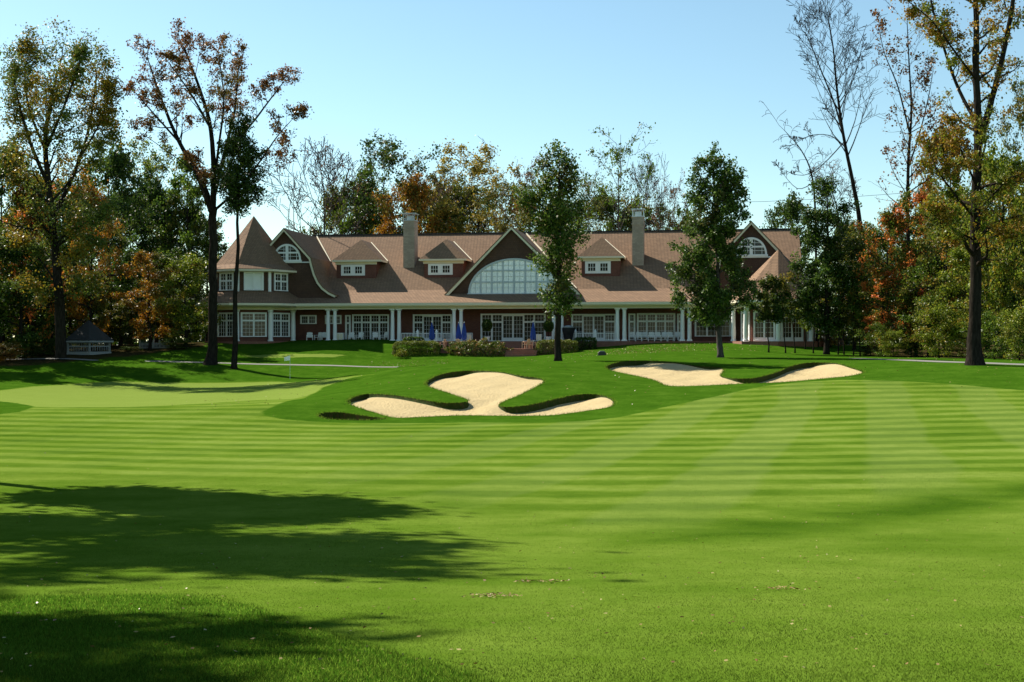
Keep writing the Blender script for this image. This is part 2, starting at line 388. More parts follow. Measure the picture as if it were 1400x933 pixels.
B1 = [(581,526),(590,517),(607,511),(628,508),(648,507),(668,507.5),(685,509),(711,514),(735,517),(744,521),(737,527),(711,540),(690,549),(682.5,554.5),(697,557),(730,553),
      (767,544),(793,539.5),(819,540),(835,545),(840,551),(833,557),(804,562),(775,566),(749,568.5),(693,569),(637,568.5),(600,569.5),(560,571.5),(538,571.5),(514,565),(488.6,557.5),
      (475,550),(483,543),(498,539.5),(511,539),(540,541),(578,547.5),(607,551),(632,550.5),(640,547.5),(622,541),(596,532.5)]
B2 = [(828,503),(834,498.5),(845,495.5),(863,494),(882,493.5),(905,494.5),(923,496),(957,501),(983,502.5),(990,506),(986,514),(998,517.5),(1018,518),(1035,516.5),(1060,509.6),(1075,503),
      (1089,499),(1103,496.5),(1118,496),(1143,497),(1164,503),(1181,509.5),(1160,514.6),(1126,518),(1068,523),(1006,525.5),(965,527.5),(923,528.5),(907,526.5),(896,521),(874,515.4),(841,508.5)]
B3 = [(434,568.5),(438,566),(446,564.3),(460,564),(478,566),(500,569),(520,571.8),(527,573),(505,575),(470,574.5),(445,573)]
bunk = [smooth_loop(gpoly(b), 4) for b in (B1, B2, B3)]

short_px = [(1900,560),(1400,534),(1320,527),(1250,522),(1150,519.5),(1090,523),(1040,529),(980,542),(900,559),(850,570),(800,576),(740,578),(640,578),(540,579),(450,578),(390,574),(362,569),(357,564),
            (372,557),(415,545),(440,531),(478,517),(520,511),(500,513),(440,519),(380,521),(250,523.5),(150,521),(60,527),(0,533),(-60,541),(20,551),(48,556),(30,563),(-40,572),(-400,600)]
short = gpoly(short_px) + [(-60,30),(-60,12)] + gpoly([(-200,818),(100,812),(300,813),(360,832),(420,855),(520,886),(600,906),(680,932)]) + [(.4,4.6),(1.5,0),(30,-5),(90,0),(90,40)]
green_px = [(0,554),(60,557),(180,557),(280,552),(350,547),(400,546),(420,541),(440,530),(476,518),(500,514),(440,520),(380,522),(250,524.5),(150,522),(60,528),(-40,538),(-100,548)]
green = gpoly(green_px)
pgreen = gpoly([(325,487),(360,485),(420,484.5),(470,485.5),(484,487.5),(450,489),(390,489.5),(340,489)])

WOODS = [[(-300,108),(-45,112),(-40,119),(-36,124),(-32,130),(-35,140),(-36,170),(50,166),(44,150),(37,130),(32,113),(33.5,106),(35.5,99),(38,93),(41,88),(300,70),(300,400),(-300,400)]]
def ground_attrs(me, x, y, blade=0.):
    s = sdf(short, x, y); g = sdf(green, x, y)
    if len(pgreen) > 3:
        p = sdf(pgreen, x, y); g = np.maximum(g, p); s = np.maximum(s, p)
    # stripes only on the far part of the fairway, up to where the last lap of the mower bends off
    edge = np.interp(x, [-14,-4,0,1.4,9.5,20,40], [29,26,20,16.5,24,33,48])
    m = np.clip((y-edge)/2.5, 0, 1)*np.clip(1-(y-75)/20, .25, 1)
    m = m*np.clip(1.6-y/90, .6, 1)
    # darker band along that edge
    dd = (y-edge)*.73; bnd = np.exp(-((dd+.7)/.75)**4)*np.clip((x-.5)/2, 0, 1)
    for n, a in (('sd_short', s), ('sd_green', g), ('stripe', m), ('band', bnd), ('blade', np.full(len(x), blade)), ('sd_wood', np.max([sdf(p, x, y) for p in WOODS], 0))):
        at = me.attributes.new(n, 'FLOAT', 'POINT'); at.data.foreach_set('value', np.ascontiguousarray(a, dtype=np.float32))

def build_ground():
    rg = np.random.default_rng(3); P = []
    def grid(x0, x1, y0, y1, st, skip=None, jit=.25):
        xs = np.arange(x0, x1, st); ys = np.arange(y0, y1, st); X, Y = np.meshgrid(xs, ys)
        X = X + rg.uniform(-jit, jit, X.shape)*st; Y = Y + rg.uniform(-jit, jit, Y.shape)*st
        q = np.stack([X.ravel(), Y.ravel()], 1)
        if skip is not None: q = q[~((q[:,0] > skip[0]) & (q[:,0] < skip[1]) & (q[:,1] > skip[2]) & (q[:,1] < skip[3]))]
        P.append(q)
    A = (-16, 30, 54, 96)
    grid(*A, .45)
    grid(-30, 60, 0, 150, 1.3, A)
    grid(-80, 90, -20, 190, 5, (-30, 60, 0, 150))
    grid(-700, 700, -200, 900, 50, (-82, 92, -22, 192))
    q = np.concatenate(P); edges = []; keep = np.ones(len(q), bool)
    for b in bunk:
        s = sdf(b, q[:,0], q[:,1]); keep &= np.abs(s) > .18; 
    q = q[keep]; base = len(q); pts = [tuple(p) for p in q]
    for b in bunk:
        i0 = len(pts); pts += b; n = len(b); edges += [(i0+i, i0+(i+1) % n) for i in range(n)]
    r = delaunay_2d_cdt([Vector(p) for p in pts], edges, [], 0, 1e-5)
    V = np.array([tuple(v) for v in r[0]]); T = np.array([f for f in r[2] if len(f) == 3], int)
    c = V[T].mean(1); ins = np.zeros(len(T), bool); which = np.full(len(T), -1)
    for i, b in enumerate(bunk):
        m = sdf(b, c[:,0], c[:,1]) > 0; which[m] = i
    Z = gz(V[:,0], V[:,1])
    t = T[which < 0]; me = np_mesh('ground', np.column_stack([V, Z]), t, M['turf'])
    me.polygons.foreach_set('use_smooth', np.ones(len(t), bool))
    ground_attrs(me, V[:,0], V[:,1])
    o = bpy.data.objects.new('ground', me); COL.objects.link(o); tag(o, 'mown golf fairway, putting green and darker rough around the bunkers', kind='structure')
    # bunkers: an upright lip of soil under the turf edge, then a dished floor of sand
    for i, b in enumerate(bunk):
        B = np.array(b); n = len(B); nx = np.roll(B, -1, 0)-np.roll(B, 1, 0); nx /= np.linalg.norm(nx, axis=1)[:, None]+1e-9
        area = .5*np.sum(B[:,0]*np.roll(B[:,1],-1)-np.roll(B[:,0],-1)*B[:,1])
        out = np.stack([nx[:,1], -nx[:,0]], 1)*(1 if area > 0 else -1)
        far = out[:,1]*.85 - out[:,0]*.45
        drop = .05 + .31*np.clip(far+.1, 0, 1)**.8
        if i == 2: drop = .30+.16*np.clip(far+.1, 0, 1)
        for _ in range(3): drop = (drop+np.roll(drop,1)+np.roll(drop,-1))/3
        zb = gz(B[:,0], B[:,1])
        m = MB()
        R1 = B - out*.05; zz = gz(B[:,0], B[:,1])-drop
        top = [(*p, z) for p, z in zip(B, zb+.012)]; mid = [(*(p-o_*.01), z-.5*d_-rnd.uniform(-.03,.03)) for p, o_, z, d_ in zip(B, -out, zb, drop)]; bot = [(*p, z) for p, z in zip(R1, zz)]
        m.add(top+mid+bot, [(k, (k+1) % n, n+(k+1) % n, n+k) for k in range(n)]+[(n+k, n+(k+1) % n, 2*n+(k+1) % n, 2*n+k) for k in range(n)], 1)
        lo, hi = B.min(0), B.max(0); X, Y = np.meshgrid(np.arange(lo[0], hi[0], .3), np.arange(lo[1], hi[1], .3))
        q = np.stack([X.ravel(), Y.ravel()], 1)+rg.uniform(-.06,.06,(X.size,2)); s = sdf(b, q[:,0], q[:,1]); q = q[s > .2]
        pp = [tuple(p) for p in R1]+[tuple(p) for p in q]
        r = delaunay_2d_cdt([Vector(p) for p in pp], [(k, (k+1) % n) for k in range(n)], [], 1, 1e-5)
        V2 = np.array([tuple(v) for v in r[0]]); d2 = ((V2[:,None]-R1[None])**2).sum(-1)+.02; w = 1/d2**1.5
        dr = (w*drop).sum(1)/w.sum(1); s2 = np.clip(sdf([tuple(p) for p in R1], V2[:,0], V2[:,1]), 0, 9)
        z2 = gz(V2[:,0], V2[:,1])-dr-.10*np.clip(s2/1.2, 0, 1)+.025*np.sin(V2[:,0]*3.1+2*np.sin(V2[:,1]*1.3))*np.clip(s2, 0, 1)
        m.add(np.column_stack([V2, z2]).tolist(), [list(f) for f in r[2]], 0)
        o = m.build('sand_bunker', [M['sand'], M['soil']], smooth=True)
        tag(o, ['three-lobed sand bunker in front of the clubhouse, nearest to the middle', 'wide two-lobed sand bunker on the right of the mound', 'small sand bunker showing only its dark lip, left of the three-lobed one'][i], kind='structure')
        # ragged turf overhanging the lip
    return

# near grass blades, one object
def build_blades():
    rg = np.random.default_rng(11)
    N = 380000
    t = rg.random(N)**1.5; d = 4.6*np.exp(t*math.log(30/4.6)); x = rg.uniform(-.44, .44, N)*d
    s = sdf(short, x, d); rough = s < 0
    z = gz(x, d); h = np.where(rough, rg.uniform(.008,.026,N), rg.uniform(.004,.010,N)); w = np.where(rough, .0028, .0024)*(d/7)**.85
    a = rg.uniform(0, 2*np.pi, N); ux, uy = np.cos(a), np.sin(a); lean = rg.normal(0, .5, (N, 2))*h[:, None]
    v = np.empty((N, 3, 3)); v[:,0,0] = x-ux*w; v[:,0,1] = d-uy*w; v[:,0,2] = z-.004
    v[:,1,0] = x+ux*w; v[:,1,1] = d+uy*w; v[:,1,2] = z-.004
    v[:,2,0] = x+lean[:,0]; v[:,2,1] = d+lean[:,1]; v[:,2,2] = z+h
    me = np_mesh('grass', v.reshape(-1, 3), np.arange(3*N).reshape(-1, 3), M['turf'])
    ground_attrs(me, np.repeat(x, 3), np.repeat(d, 3), 1.)
    o = bpy.data.objects.new('grass', me); COL.objects.link(o); tag(o, 'short grass blades of the near fairway and rough', kind='stuff')

def build_tufts():
    """longer grass hanging over the lips of the bunkers"""
    rg = np.random.default_rng(5); V = []; 
    for b in bunk:
        B = np.array(b); n = len(B)
        for i in range(n):
            p, q = B[i], B[(i+1) % n]; L = np.linalg.norm(q-p); k = int(L*55)
            t = rg.random(k)[:, None]; c = p+(q-p)*t+rg.normal(0, .06, (k, 2)); V.append(c)
    c = np.concatenate(V); N = len(c); z = gz(c[:,0], c[:,1]); h = rg.uniform(.03,.11,N); a = rg.uniform(0, 6.28, N); w = .012
    v = np.empty((N,3,3)); v[:,0,:2] = c-np.stack([np.cos(a),np.sin(a)],1)*w; v[:,1,:2] = c+np.stack([np.cos(a),np.sin(a)],1)*w; v[:,0,2] = v[:,1,2] = z-.01
    v[:,2,:2] = c+rg.normal(0,.05,(N,2)); v[:,2,2] = z+h
    me = np_mesh('grass', v.reshape(-1,3), np.arange(3*N).reshape(-1,3), M['turf']); ground_attrs(me, np.repeat(c[:,0],3), np.repeat(c[:,1],3), 1.)
    o = bpy.data.objects.new('grass', me); COL.objects.link(o); tag(o, 'ragged grass along the lips of the sand bunkers', kind='stuff')

def build_path(name, pts, width, label):
    P = np.array([onground(a, b) if len(q) == 2 else (W(a, q[2]), q[2]) for q in pts for a, b in [q[:2]]]); 
    # resample
    t = np.linspace(0, len(P)-1, 80); xs = np.interp(t, range(len(P)), P[:,0]); ys = np.interp(t, range(len(P)), P[:,1])
    for _ in range(8):
        xs[1:-1] = (xs[:-2]+xs[1:-1]*2+xs[2:])/4; ys[1:-1] = (ys[:-2]+ys[1:-1]*2+ys[2:])/4
    dx, dy = np.gradient(xs), np.gradient(ys); L = np.hypot(dx, dy); nx, ny = -dy/L, dx/L
    vs = []; fs = []; K = 5
    for j in range(K):
        o = (j/(K-1)-.5)*width; X = xs+nx*o; Y = ys+ny*o; Z = gz(X, Y)+(.035 if 0 < j < K-1 else .02); vs += list(zip(X, Y, Z))
    n = len(xs)
    for j in range(K-1):
        for i in range(n-1): fs.append((j*n+i, j*n+i+1, (j+1)*n+i+1, (j+1)*n+i))
    m = MB(); m.add(vs, fs); o = m.build(name, M['concrete'], smooth=True); tag(o, label, kind='structure')

build_ground(); build_blades(); build_tufts()
build_path('path', [(-200,488),(60,491),(100,491.5),(200,494),(290,496.5),(380,499),(470,500.5),(545,502.3)], .8, 'pale cart path across the lawn left of the bunkers')
build_path('path', [(1170,490.5),(1230,492.5),(1300,495.5),(1370,498),(1430,500),(1600,505)], 1.7, 'grey cart path at the foot of the wood on the right')

# ------------------------------------------------------------------ clubhouse
ROT = RAD(9.); cS, sS = math.cos(ROT), math.sin(ROT); D0 = 131.
def U(px, v=0.):
    k = (px-CX)/F; return (k*(D0+v*cS) - v*sS)/(cS + k*sS)
def DD(u, v): return D0 - u*sS + v*cS
def Zr(row, px, v=0.): return (HZ-row)/F*DD(U(px, v), v)
def bw(u, v, z=0.): return (u*cS+v*sS, D0-u*sS+v*cS, z)      # building frame -> world

club = empty('clubhouse', (0, D0, 0), -ROT)
tag(club, 'long brick golf clubhouse with brown shingle roof, gables, white porch columns and round corner tower', 'clubhouse')

def roof_z(v):
    return float(np.interp(v, [-.75, 3.2, 12., 23.], [4.08, 5.62, 12.5, 4.0]))
UL, UR = U(398, 3), U(1100, 3)
m = MB(); m.prism([(-.75,4.08),(3.2,5.62),(12.,12.5),(23.,4.),(23.,3.86),(-.75,3.86)], UL-.5, UR, 'x'); m.build('roof', M['shingle'], club)
m = MB(); m.box(UL-.5, UR, 11.85, 12.15, 12.44, 12.6); m.build('ridge_cap', M['slate'], club)
# walls, porch floor, beam and fascia
m = MB(); m.box(UL-.45, UR-.4, 3.0, 22.5, -1.2, 3.86); m.build('brick_wall', M['brick'], club)
m = MB(); m.box(UL-1, UR-.2, -.75, 2.99, -1.3, -.02); m.build('porch_floor', M['paver'], club)
m = MB(); m.box(UL-1, UR, -.92, -.753, 3.80, 4.06); m.box(UL-1, UR, -.753, -.55, 3.70, 3.857); m.build('gutter', M['cream'], club)
m = MB(); m.box(UL-1, UR, -.2, .25, 3.42, 3.855); m.build('porch_beam', M['cream'], club)

def column(px, v=0., r=.21, top=3.42, bot=0., parent=club, u=None):
    u = U(px, v) if u is None else u; m = MB()
    m.lathe(u, v, [(r*1.0,bot+.18),(r*1.02,bot+.6),(r*.86,top-.32)], 14)
    m.lathe(u, v, [(r*1.25,bot+.09),(r*1.3,bot+.13),(r*1.25,bot+.181),(r*1.02,bot+.183)], 14)
    m.box(u-r*1.4, u+r*1.4, v-r*1.4, v+r*1.4, bot, bot+.092)
    m.lathe(u, v, [(r*.88,top-.322),(r*1.0,top-.28),(r*.9,top-.24),(r*.9,top-.18),(r*1.2,top-.101)], 14)
    m.box(u-r*1.35, u+r*1.35, v-r*1.35, v+r*1.35, top-.1, top)
    return m.build('column', M['white'], parent)
for px in (448.6, 458, 536.6, 545.7, 620.7, 630.4, 757, 768, 844, 853.7, 933, 942.7): column(px)

def window(u0, u1, z0, z1, v, cols, trans=None, parent=club, name='window', Mx=None, panes=(3,4), fr=.09, glass='glass', door=()):
    """white frame with `cols` lights on the plane v, each cut into small panes; trans = height of a transom bar; door = lights that are doors"""
    I = Matrix.Identity(4) if Mx is None else Mx
    f = MB(); g = MB()
    g.bbox(I, u0+.02, u1-.02, v-.03, v-.004, z0+.02, z1-.02)
    d0, d1 = v-.13, v-.031
    f.bbox(I, u0-.10, u1+.10, d0-.02, d1, z1, z1+.16); f.bbox(I, u0-.10, u1+.10, d0-.05, d1, z0-.10, z0)
    f.bbox(I, u0-.10, u0+fr, d0, d1, z0, z1); f.bbox(I, u1-fr, u1+.10, d0, d1, z0, z1)
    n = cols; wl = (u1-u0)/n
    for i in range(1, n): f.bbox(I, u0+i*wl-fr, u0+i*wl+fr, d0, d1, z0, z1)
    for i in range(n):
        a, b = u0+i*wl+fr, u0+(i+1)*wl-fr; segs = []
        if i in door:
            f.bbox(I, a, b, d0+.012, d1, z0, z0+.30); f.bbox(I, a, b, d0+.012, d1, z1-.12, z1); segs.append((z0+.30, z1-.12, 3, 5))
        elif trans:
            f.bbox(I, a, b, d0+.012, d1, trans-.09, trans+.09); segs += [(z0, trans-.09, panes[0], panes[1]), (trans+.09, z1, panes[0], 2)]
        else: segs.append((z0, z1, panes[0], panes[1]))
        for c, e, px_, pz_ in segs:
            for k in range(1, px_): q = a+(b-a)*k/px_; f.bbox(I, q-.012, q+.012, d0+.05, d1, c, e)
            for k in range(1, pz_): q = c+(e-c)*k/pz_; f.bbox(I, a, b, d0+.052, d1-.002, q-.012, q+.012)
    o = f.build(name, M['white'], parent)
    if parent is club: g.build('pane', M[glass], o)
    else: g.build('pane', M[glass], parent)
    return o
VW = 3.0
def pw(px0, px1, r0, r1, cols, tr=None, v=VW, **k):
    pm = (px0+px1)/2; z1, z0 = Zr(r0, pm, v), Zr(r1, pm, v)
    return window(U(px0, v), U(px1, v), max(z0, .06), z1, v, cols, Zr(tr, pm, v) if tr else None, **k)
pw(412, 432, 433, 442, 2, None, panes=(3,2)); pw(446, 466, 433, 442, 2, None, panes=(3,2))
pw(473.5, 478.5, 433, 464, 1, 442, panes=(1,3))
pw(483, 531, 432, 466.5, 4, 441, panes=(3,4))
pw(566, 617, 432, 466.5, 4, 441, panes=(3,4), door=(1,2))
pw(658.5, 745, 431, 467.5, 6, 440.5, panes=(3,4), door=(2,3))
pw(782.5, 841, 431.5, 466.5, 4, 440, panes=(3,4), door=(1,2))
pw(860.5, 867.5, 431, 464, 1, 440, panes=(2,3)); pw(927, 931, 431, 464, 1, 440, panes=(1,3))
pw(872, 922, 430.5, 464, 4, 439.5, panes=(3,4))
pw(951, 998, 430, 459, 3, 439, panes=(3,3))

# gables -------------------------------------------------------------
def arch(cu, z0, a, b, n=24, t0=0., t1=math.pi):
    return [(cu+a*math.cos(t0+(t1-t0)*i/n), z0+b*math.sin(t0+(t1-t0)*i/n)) for i in range(n+1)]
def lunette(cu, z0, a, b, v, nx, rows, glass='glass', parent=None, muntins=True, centre=False):
    f = MB(); outer = arch(cu, z0, a+.16, b+.16); inner = arch(cu, z0, a-.04, b-.04)
    f.strip(outer, inner, v-.16, v-.034); f.box(cu-a-.25, cu+a+.25, v-.2, v-.034, z0-.2, z0+.02)
    xs = [cu-a+2*a*i/nx for i in range(1, nx)] if not centre else [cu]
    def top(x): return z0+b*math.sqrt(max(0, 1-((x-cu)/a)**2))
    def half(z): return a*math.sqrt(max(0, 1-((z-z0)/b)**2))
    for x in xs:
        w = .09 if not centre else .16
        if top(x)-z0 > .15: f.box(x-w, x+w, v-.13, v-.036, z0+.02, top(x)-.02)
    for z in rows:
        h = half(z); f.box(cu-h+.02, cu+h-.02, v-.125, v-.038, z-.09, z+.09)
    if muntins:
        zs = [z0]+list(rows)+[z0+b]; xx = [cu-a+2*a*(i+.5)/nx for i in range(nx)]
        for x in xx:
            if top(x)-z0 > .2: f.box(x-.018, x+.018, v-.085, v-.04, z0+.02, top(x)-.02)
        for p, q in zip(zs[:-1], zs[1:]):
            z = (p+q)/2; h = half(z); f.box(cu-h, cu+h, v-.083, v-.042, z-.018, z+.018)
    g = MB(); g.prism(arch(cu, z0, a-.02, b-.02), v-.03, v-.006)
    return f, g

def gable(name, prof, v0, v1, zb, wallmat, lun, over=.55, th=.34, pane='glass'):
    """prof: roof line (u,z) from lower left over the apex to lower right"""
    p = empty(name, (0,0,0), 0, club)
    m = MB(); m.prism(prof+[(prof[-1][0], zb), (prof[0][0], zb)][0:], v0+.02, v1, 'y'); m.build('gable_roof', M['shingle'], p)
    def offset(pr, t):
        out = []
        for i, q in enumerate(pr):
            a = Vector(pr[max(i-1,0)]); b = Vector(pr[min(i+1,len(pr)-1)]); d = (b-a).normalized(); nrm = Vector((d.y, -d.x))
            out.append((q[0]+nrm.x*t, q[1]+nrm.y*t))
        return out
    up = offset(prof, -.05); dn = offset(prof, th)
    m = MB(); m.strip(up, offset(prof, .07), v0-over, v0+.6); m.build('roof_edge', M['shingle'], p)
    m = MB(); m.strip(offset(prof, .072), dn, v0-over+.03, v0-over+.13); m.strip(offset(prof, .075), offset(prof,.16), v0-over+.131, v0+.018); m.build('rake_board', M['cream'], p)
    ap = max(prof, key=lambda q: q[1]); rr = [q for q in prof if q[0] > ap[0] and q[1] > 5.6] or [prof[-1]]; e_ = rr[0] if len(rr) > 1 else (ap[0]+(prof[-1][0]-ap[0])*(ap[1]-5.62)/(ap[1]-prof[-1][1]), 5.62)
    m = MB(); m.tube([(ap[0], 12.-.02, 12.53),(e_[0], 3.2+(e_[1]-5.62)/.782-.02, e_[1]+.03)], .08, 5); m.build('valley_flashing', M['cream'], p)
    w = offset(prof, .10); m = MB(); m.prism(w+[(w[-1][0], zb-.02), (w[0][0], zb-.02)], v0-.06, v0+.015, 'y'); m.build('gable_wall', M[wallmat], p)
    f, g = lun(v0-.06); o = f.build('window', M['mullion' if pane == 'skytint' else 'white'], p); g.build('pane', M[pane], p)
    return p

# middle gable
v0 = 2.0; ua = U(700, v0); ul, ur = U(609, v0), U(797, v0)
prof = [(ul, Zr(404, 609, v0)), (ua, Zr(310, 700, v0)), (ur, Zr(404.5, 797, v0))]
uw = U(703, v0); zw = Zr(401.5, 700, v0); aw = (U(764, v0)-U(642, v0))/2; bwz = Zr(355.5, 700, v0)-zw
gable('middle_gable', prof, v0, 11.9, 4.6, 'shakes', lambda v: lunette(uw, zw, aw, bwz, v, 8, [zw+bwz*.34, zw+bwz*.68]), pane='skytint')
# wing gables with a bell-shaped sweep
half = [(390,313),(427,353),(429.5,363),(433,375),(438,386),(444,393.5),(452,399.5),(461,404)]
hp = [(U(a, 1.)-U(390, 1.), Zr(b, a, 1.)) for a, b in half]
def bell(uc): return [(uc-a, z) for a, z in hp[::-1]]+[(uc+a, z) for a, z in hp[1:]]
for px, rows in ((390, (356, 336)), (1027, (348.5, 327))):
    uc = U(px, 1.)
    zb_ = Zr(rows[0], px, 1.); hb = Zr(rows[1], px, 1.)-zb_
    cu = U(px+3 if px < 500 else px, 1.)
    g_ = gable('wing_gable', bell(uc), 1., 11.9, 4.0, 'shakes', lambda v: lunette(cu, zb_, 1.45, hb, v, 4, [zb_+hb*.5], centre=True), th=.30)
    m = MB(); m.box(uc-2.95, uc+2.95, .80, .93, zb_-.32, zb_-.202); m.build('trim_board', M['white'], g_)

# dormers -------------------------------------------------------------
def dormer(px0, px1, pw0, pw1, eave, apex, wpx, wr, vf=5.0):
    p = empty('dormer', (0,0,0), 0, club)
    pm = (px0+px1)/2; ze = Zr(eave, pm, vf); za_ = Zr(apex, pm, vf+2.2)
    e0, e1, uc = U(px0, vf), U(px1, vf), U(pm, vf); w0, w1 = U(pw0, vf), U(pw1, vf)
    fv, rv, bv = vf-.45, vf+1.45, 11.
    m = MB(); m.add([(e0,fv,ze),(e1,fv,ze),(uc,rv,za_),(uc,bv,za_),(e1,bv,ze),(e0,bv,ze)], [(0,1,2),(1,4,3,2),(0,2,3,5),(0,5,4,1)]); m.build('dormer_roof', M['shingle'], p)
    m = MB(); m.box(e0-.02, e1+.02, fv-.06, vf+.02, ze-.2, ze-.004); m.box(e0-.02, e0+.12, vf+.021, vf+4, ze-.2, ze-.004); m.box(e1-.12, e1+.02, vf+.021, vf+4, ze-.2, ze-.004)
    m.box(w0-.1, w1+.1, vf-.1, vf+.018, ze-.5, ze-.202); m.build('dormer_eave', M['cream'], p)
    m = MB(); m.box(w0, w1, vf, 10., roof_z(vf)-.6, ze-.01); m.build('dormer_wall', M['brick'], p)
    a, b = U(wpx[0], vf), U(wpx[1], vf); z1, z0 = min(Zr(wr[0], pm, vf), ze-.52), max(Zr(wr[1], pm, vf), roof_z(vf)+.15)
    f = MB(); f.box(a, b, vf-.07, vf-.002, z0, z1)
    q = (b-a); gl = []
    for t0, t1 in ((.12,.40),(.60,.88)):
        x0, x1, c, e = a+q*t0, a+q*t1, z0+(z1-z0)*.2, z0+(z1-z0)*.82
        g = MB(); g.box(x0, x1, vf-.085, vf-.0705, c, e); gl.append(g)
        for k in (1,2):
            x = x0+(x1-x0)*k/3; f.box(x-.02, x+.02, vf-.10, vf-.086, c, e)
        z = (c+e)/2; f.box(x0, x1, vf-.099, vf-.0865, z-.02, z+.02)
        f.box(x0-.05, x1+.05, vf-.12, vf-.0705, c-.06, c); f.box(x0-.05, x1+.05, vf-.12, vf-.0705, e, e+.05); f.box(x0-.05, x0, vf-.119, vf-.0705, c, e); f.box(x1, x1+.05, vf-.119, vf-.0705, c, e)
    f.build('window', M['white'], p)
    for g in gl: g.build('pane', M['glass'], p)
    ue = e1+.05; zi = lambda z: 3.2+(z-5.62)/.782
    m = MB(); m.tube([(uc,zi(za_)-.02,za_+.03),(e1,zi(ze)-.02,ze+.03)], .07, 5); m.build('valley_flashing', M['cream'], p)
dormer(456, 522, 460, 514, 356, 329, (466.5,499), (359,377))
dormer(574, 639, 580, 633, 354.5, 328, (585.5,619), (357.5,376))
dormer(790, 853, 795, 847, 351, 325, (800,835), (356,374))

# chimneys --------------------------------------------------------------
def chimney(px0, px1, vb, ztop, depth=1.7):
    a, b = U(px0, vb), U(px1, vb); p = MB(); z0 = roof_z(vb)-.4
    p.box(a, b, vb, vb+depth, z0, ztop); p.box(a-.05, b+.05, vb-.05, vb+depth+.05, ztop-.9, ztop-.74)
    o = p.build('chimney', M['stone'], club)
    c = MB(); c.box(a-.05, b+.05, vb-.05, vb+depth+.05, ztop+.002, ztop+.09)
    for x in (a, b-.07):
        for y in (vb, vb+depth-.07): c.box(x, x+.07, y, y+.07, ztop+.092, ztop+.78)
    for k in range(1, 5):
        x = a+(b-a)*k/5; c.box(x-.012, x+.012, vb+.02, vb+.045, ztop+.092, ztop+.78)
    c.box(a-.12, b+.12, vb-.12, vb+depth+.12, ztop+.781, ztop+.87); c.box(a+.3, b-.3, vb+.4, vb+depth-.4, ztop+.092, ztop+.6)
    c.build('chimney_cap', M['metal'], o)
chimney(551.3, 566.5, 6.6, Zr(302, 558, 6.6)); chimney(864.3, 880, 6.6, Zr(296.5, 872, 6.6))

# octagonal corner tower --------------------------------------------------
def to_b(px, D):
    X, Y = W(px, D), D-D0; return X*cS-Y*sS, X*sS+Y*cS
tu, tv = to_b(347, 137.); tw = Vector(bw(tu, tv)); d_ = -tw; phi = math.atan2(d_.y, d_.x)+math.pi/2+ROT   # facet 0 faces the lawn
K8 = math.cos(math.pi/8)
def octring(ap, z, cu, cv, ph, n=8):
    R = ap/math.cos(math.pi/n); return [(cu+R*math.sin(ph_), cv-R*math.cos(ph_), z) for ph_ in [ph+(k-.5)*2*math.pi/n for k in range(n)]]
def octa(m, prof, cu, cv, ph, n=8, closed=True):
    b = []; 
    for ap, z in prof: b += octring(max(ap, .01), z, cu, cv, ph, n)
    fs = []
    for i in range(len(prof)-1):
        for k in range(n): k2 = (k+1) % n; fs.append((i*n+k, i*n+k2, (i+1)*n+k2, (i+1)*n+k))
    if closed: fs += [tuple(range(n))[::-1], tuple((len(prof)-1)*n+k for k in range(n))]
    m.add(b, fs)
tower = empty('corner_tower', (0,0,0), 0, club)
m = MB(); octa(m, [(4.0,-1.2),(4.0,3.9)], tu, tv, phi); m.build('lower_wall', M['brick'], tower)
m = MB(); octa(m, [(4.02,5.0),(4.02,7.7)], tu, tv, phi); m.build('upper_wall', M['shakes'], tower)
m = MB(); octa(m, [(6.05,4.02),(6.1,4.09),(4.0,5.42)], tu, tv, phi); m.build('skirt_roof', M['shingle'], tower)
m = MB(); octa(m, [(5.6,3.62),(6.0,3.72),(6.17,3.80),(6.17,4.03),(5.9,4.019)], tu, tv, phi); octa(m, [(4.02,3.36),(4.62,3.36),(4.62,3.63)], tu, tv, phi); m.build('skirt_eave', M['cream'], tower)
m = MB(); octa(m, [(4.80,7.68),(4.86,7.76),(4.05,8.28),(2.0,11.1),(0.02,13.85)], tu, tv, phi); m.build('tower_roof', M['shingle'], tower)
m = MB(); octa(m, [(4.03,7.42),(4.5,7.44),(4.9,7.5),(4.9,7.70),(4.6,7.679)], tu, tv, phi); m.build('tower_eave', M['cream'], tower)
m = MB(); octa(m, [(5.2,-1.3),(5.2,-.03)], tu, tv, phi); m.build('tower_base', M['paver'], tower)
for k in range(-3, 4):
    a = phi+(k-.5)*math.pi/4; R = 4.25/K8; m = MB()
    m.lathe(tu+R*math.sin(a), tv-R*math.cos(a), [(.30,-.02),(.30,.15),(.24,.16),(.26,.6),(.22,3.1),(.30,3.2),(.30,3.358)], 14); m.build('column', M['white'], tower)
    R = 4.06/K8; m = MB(); Mx = Matrix.Translation((tu+R*math.sin(a), tv-R*math.cos(a), 0)) @ Matrix.Rotation(a, 4, 'Z')
    m.bbox(Mx, -.15, .15, -.06, .1, 5.2, 7.43); m.build('corner_post', M['white'], tower)
    Mx = Matrix.Translation((tu, tv, 0)) @ Matrix.Rotation(phi+k*math.pi/4, 4, 'Z')
    if -2 <= k <= 2:
        window(-1.28, 1.28, .55, 2.92, -4.0, 2, 2.2, tower, Mx=Mx, panes=(3,4))
        window(-.95, .95, 5.55, 7.25, -4.02, 2, 6.5 if k else None, tower, Mx=Mx, panes=(2,2) if k else (1,1), glass='glass' if k else 'white')

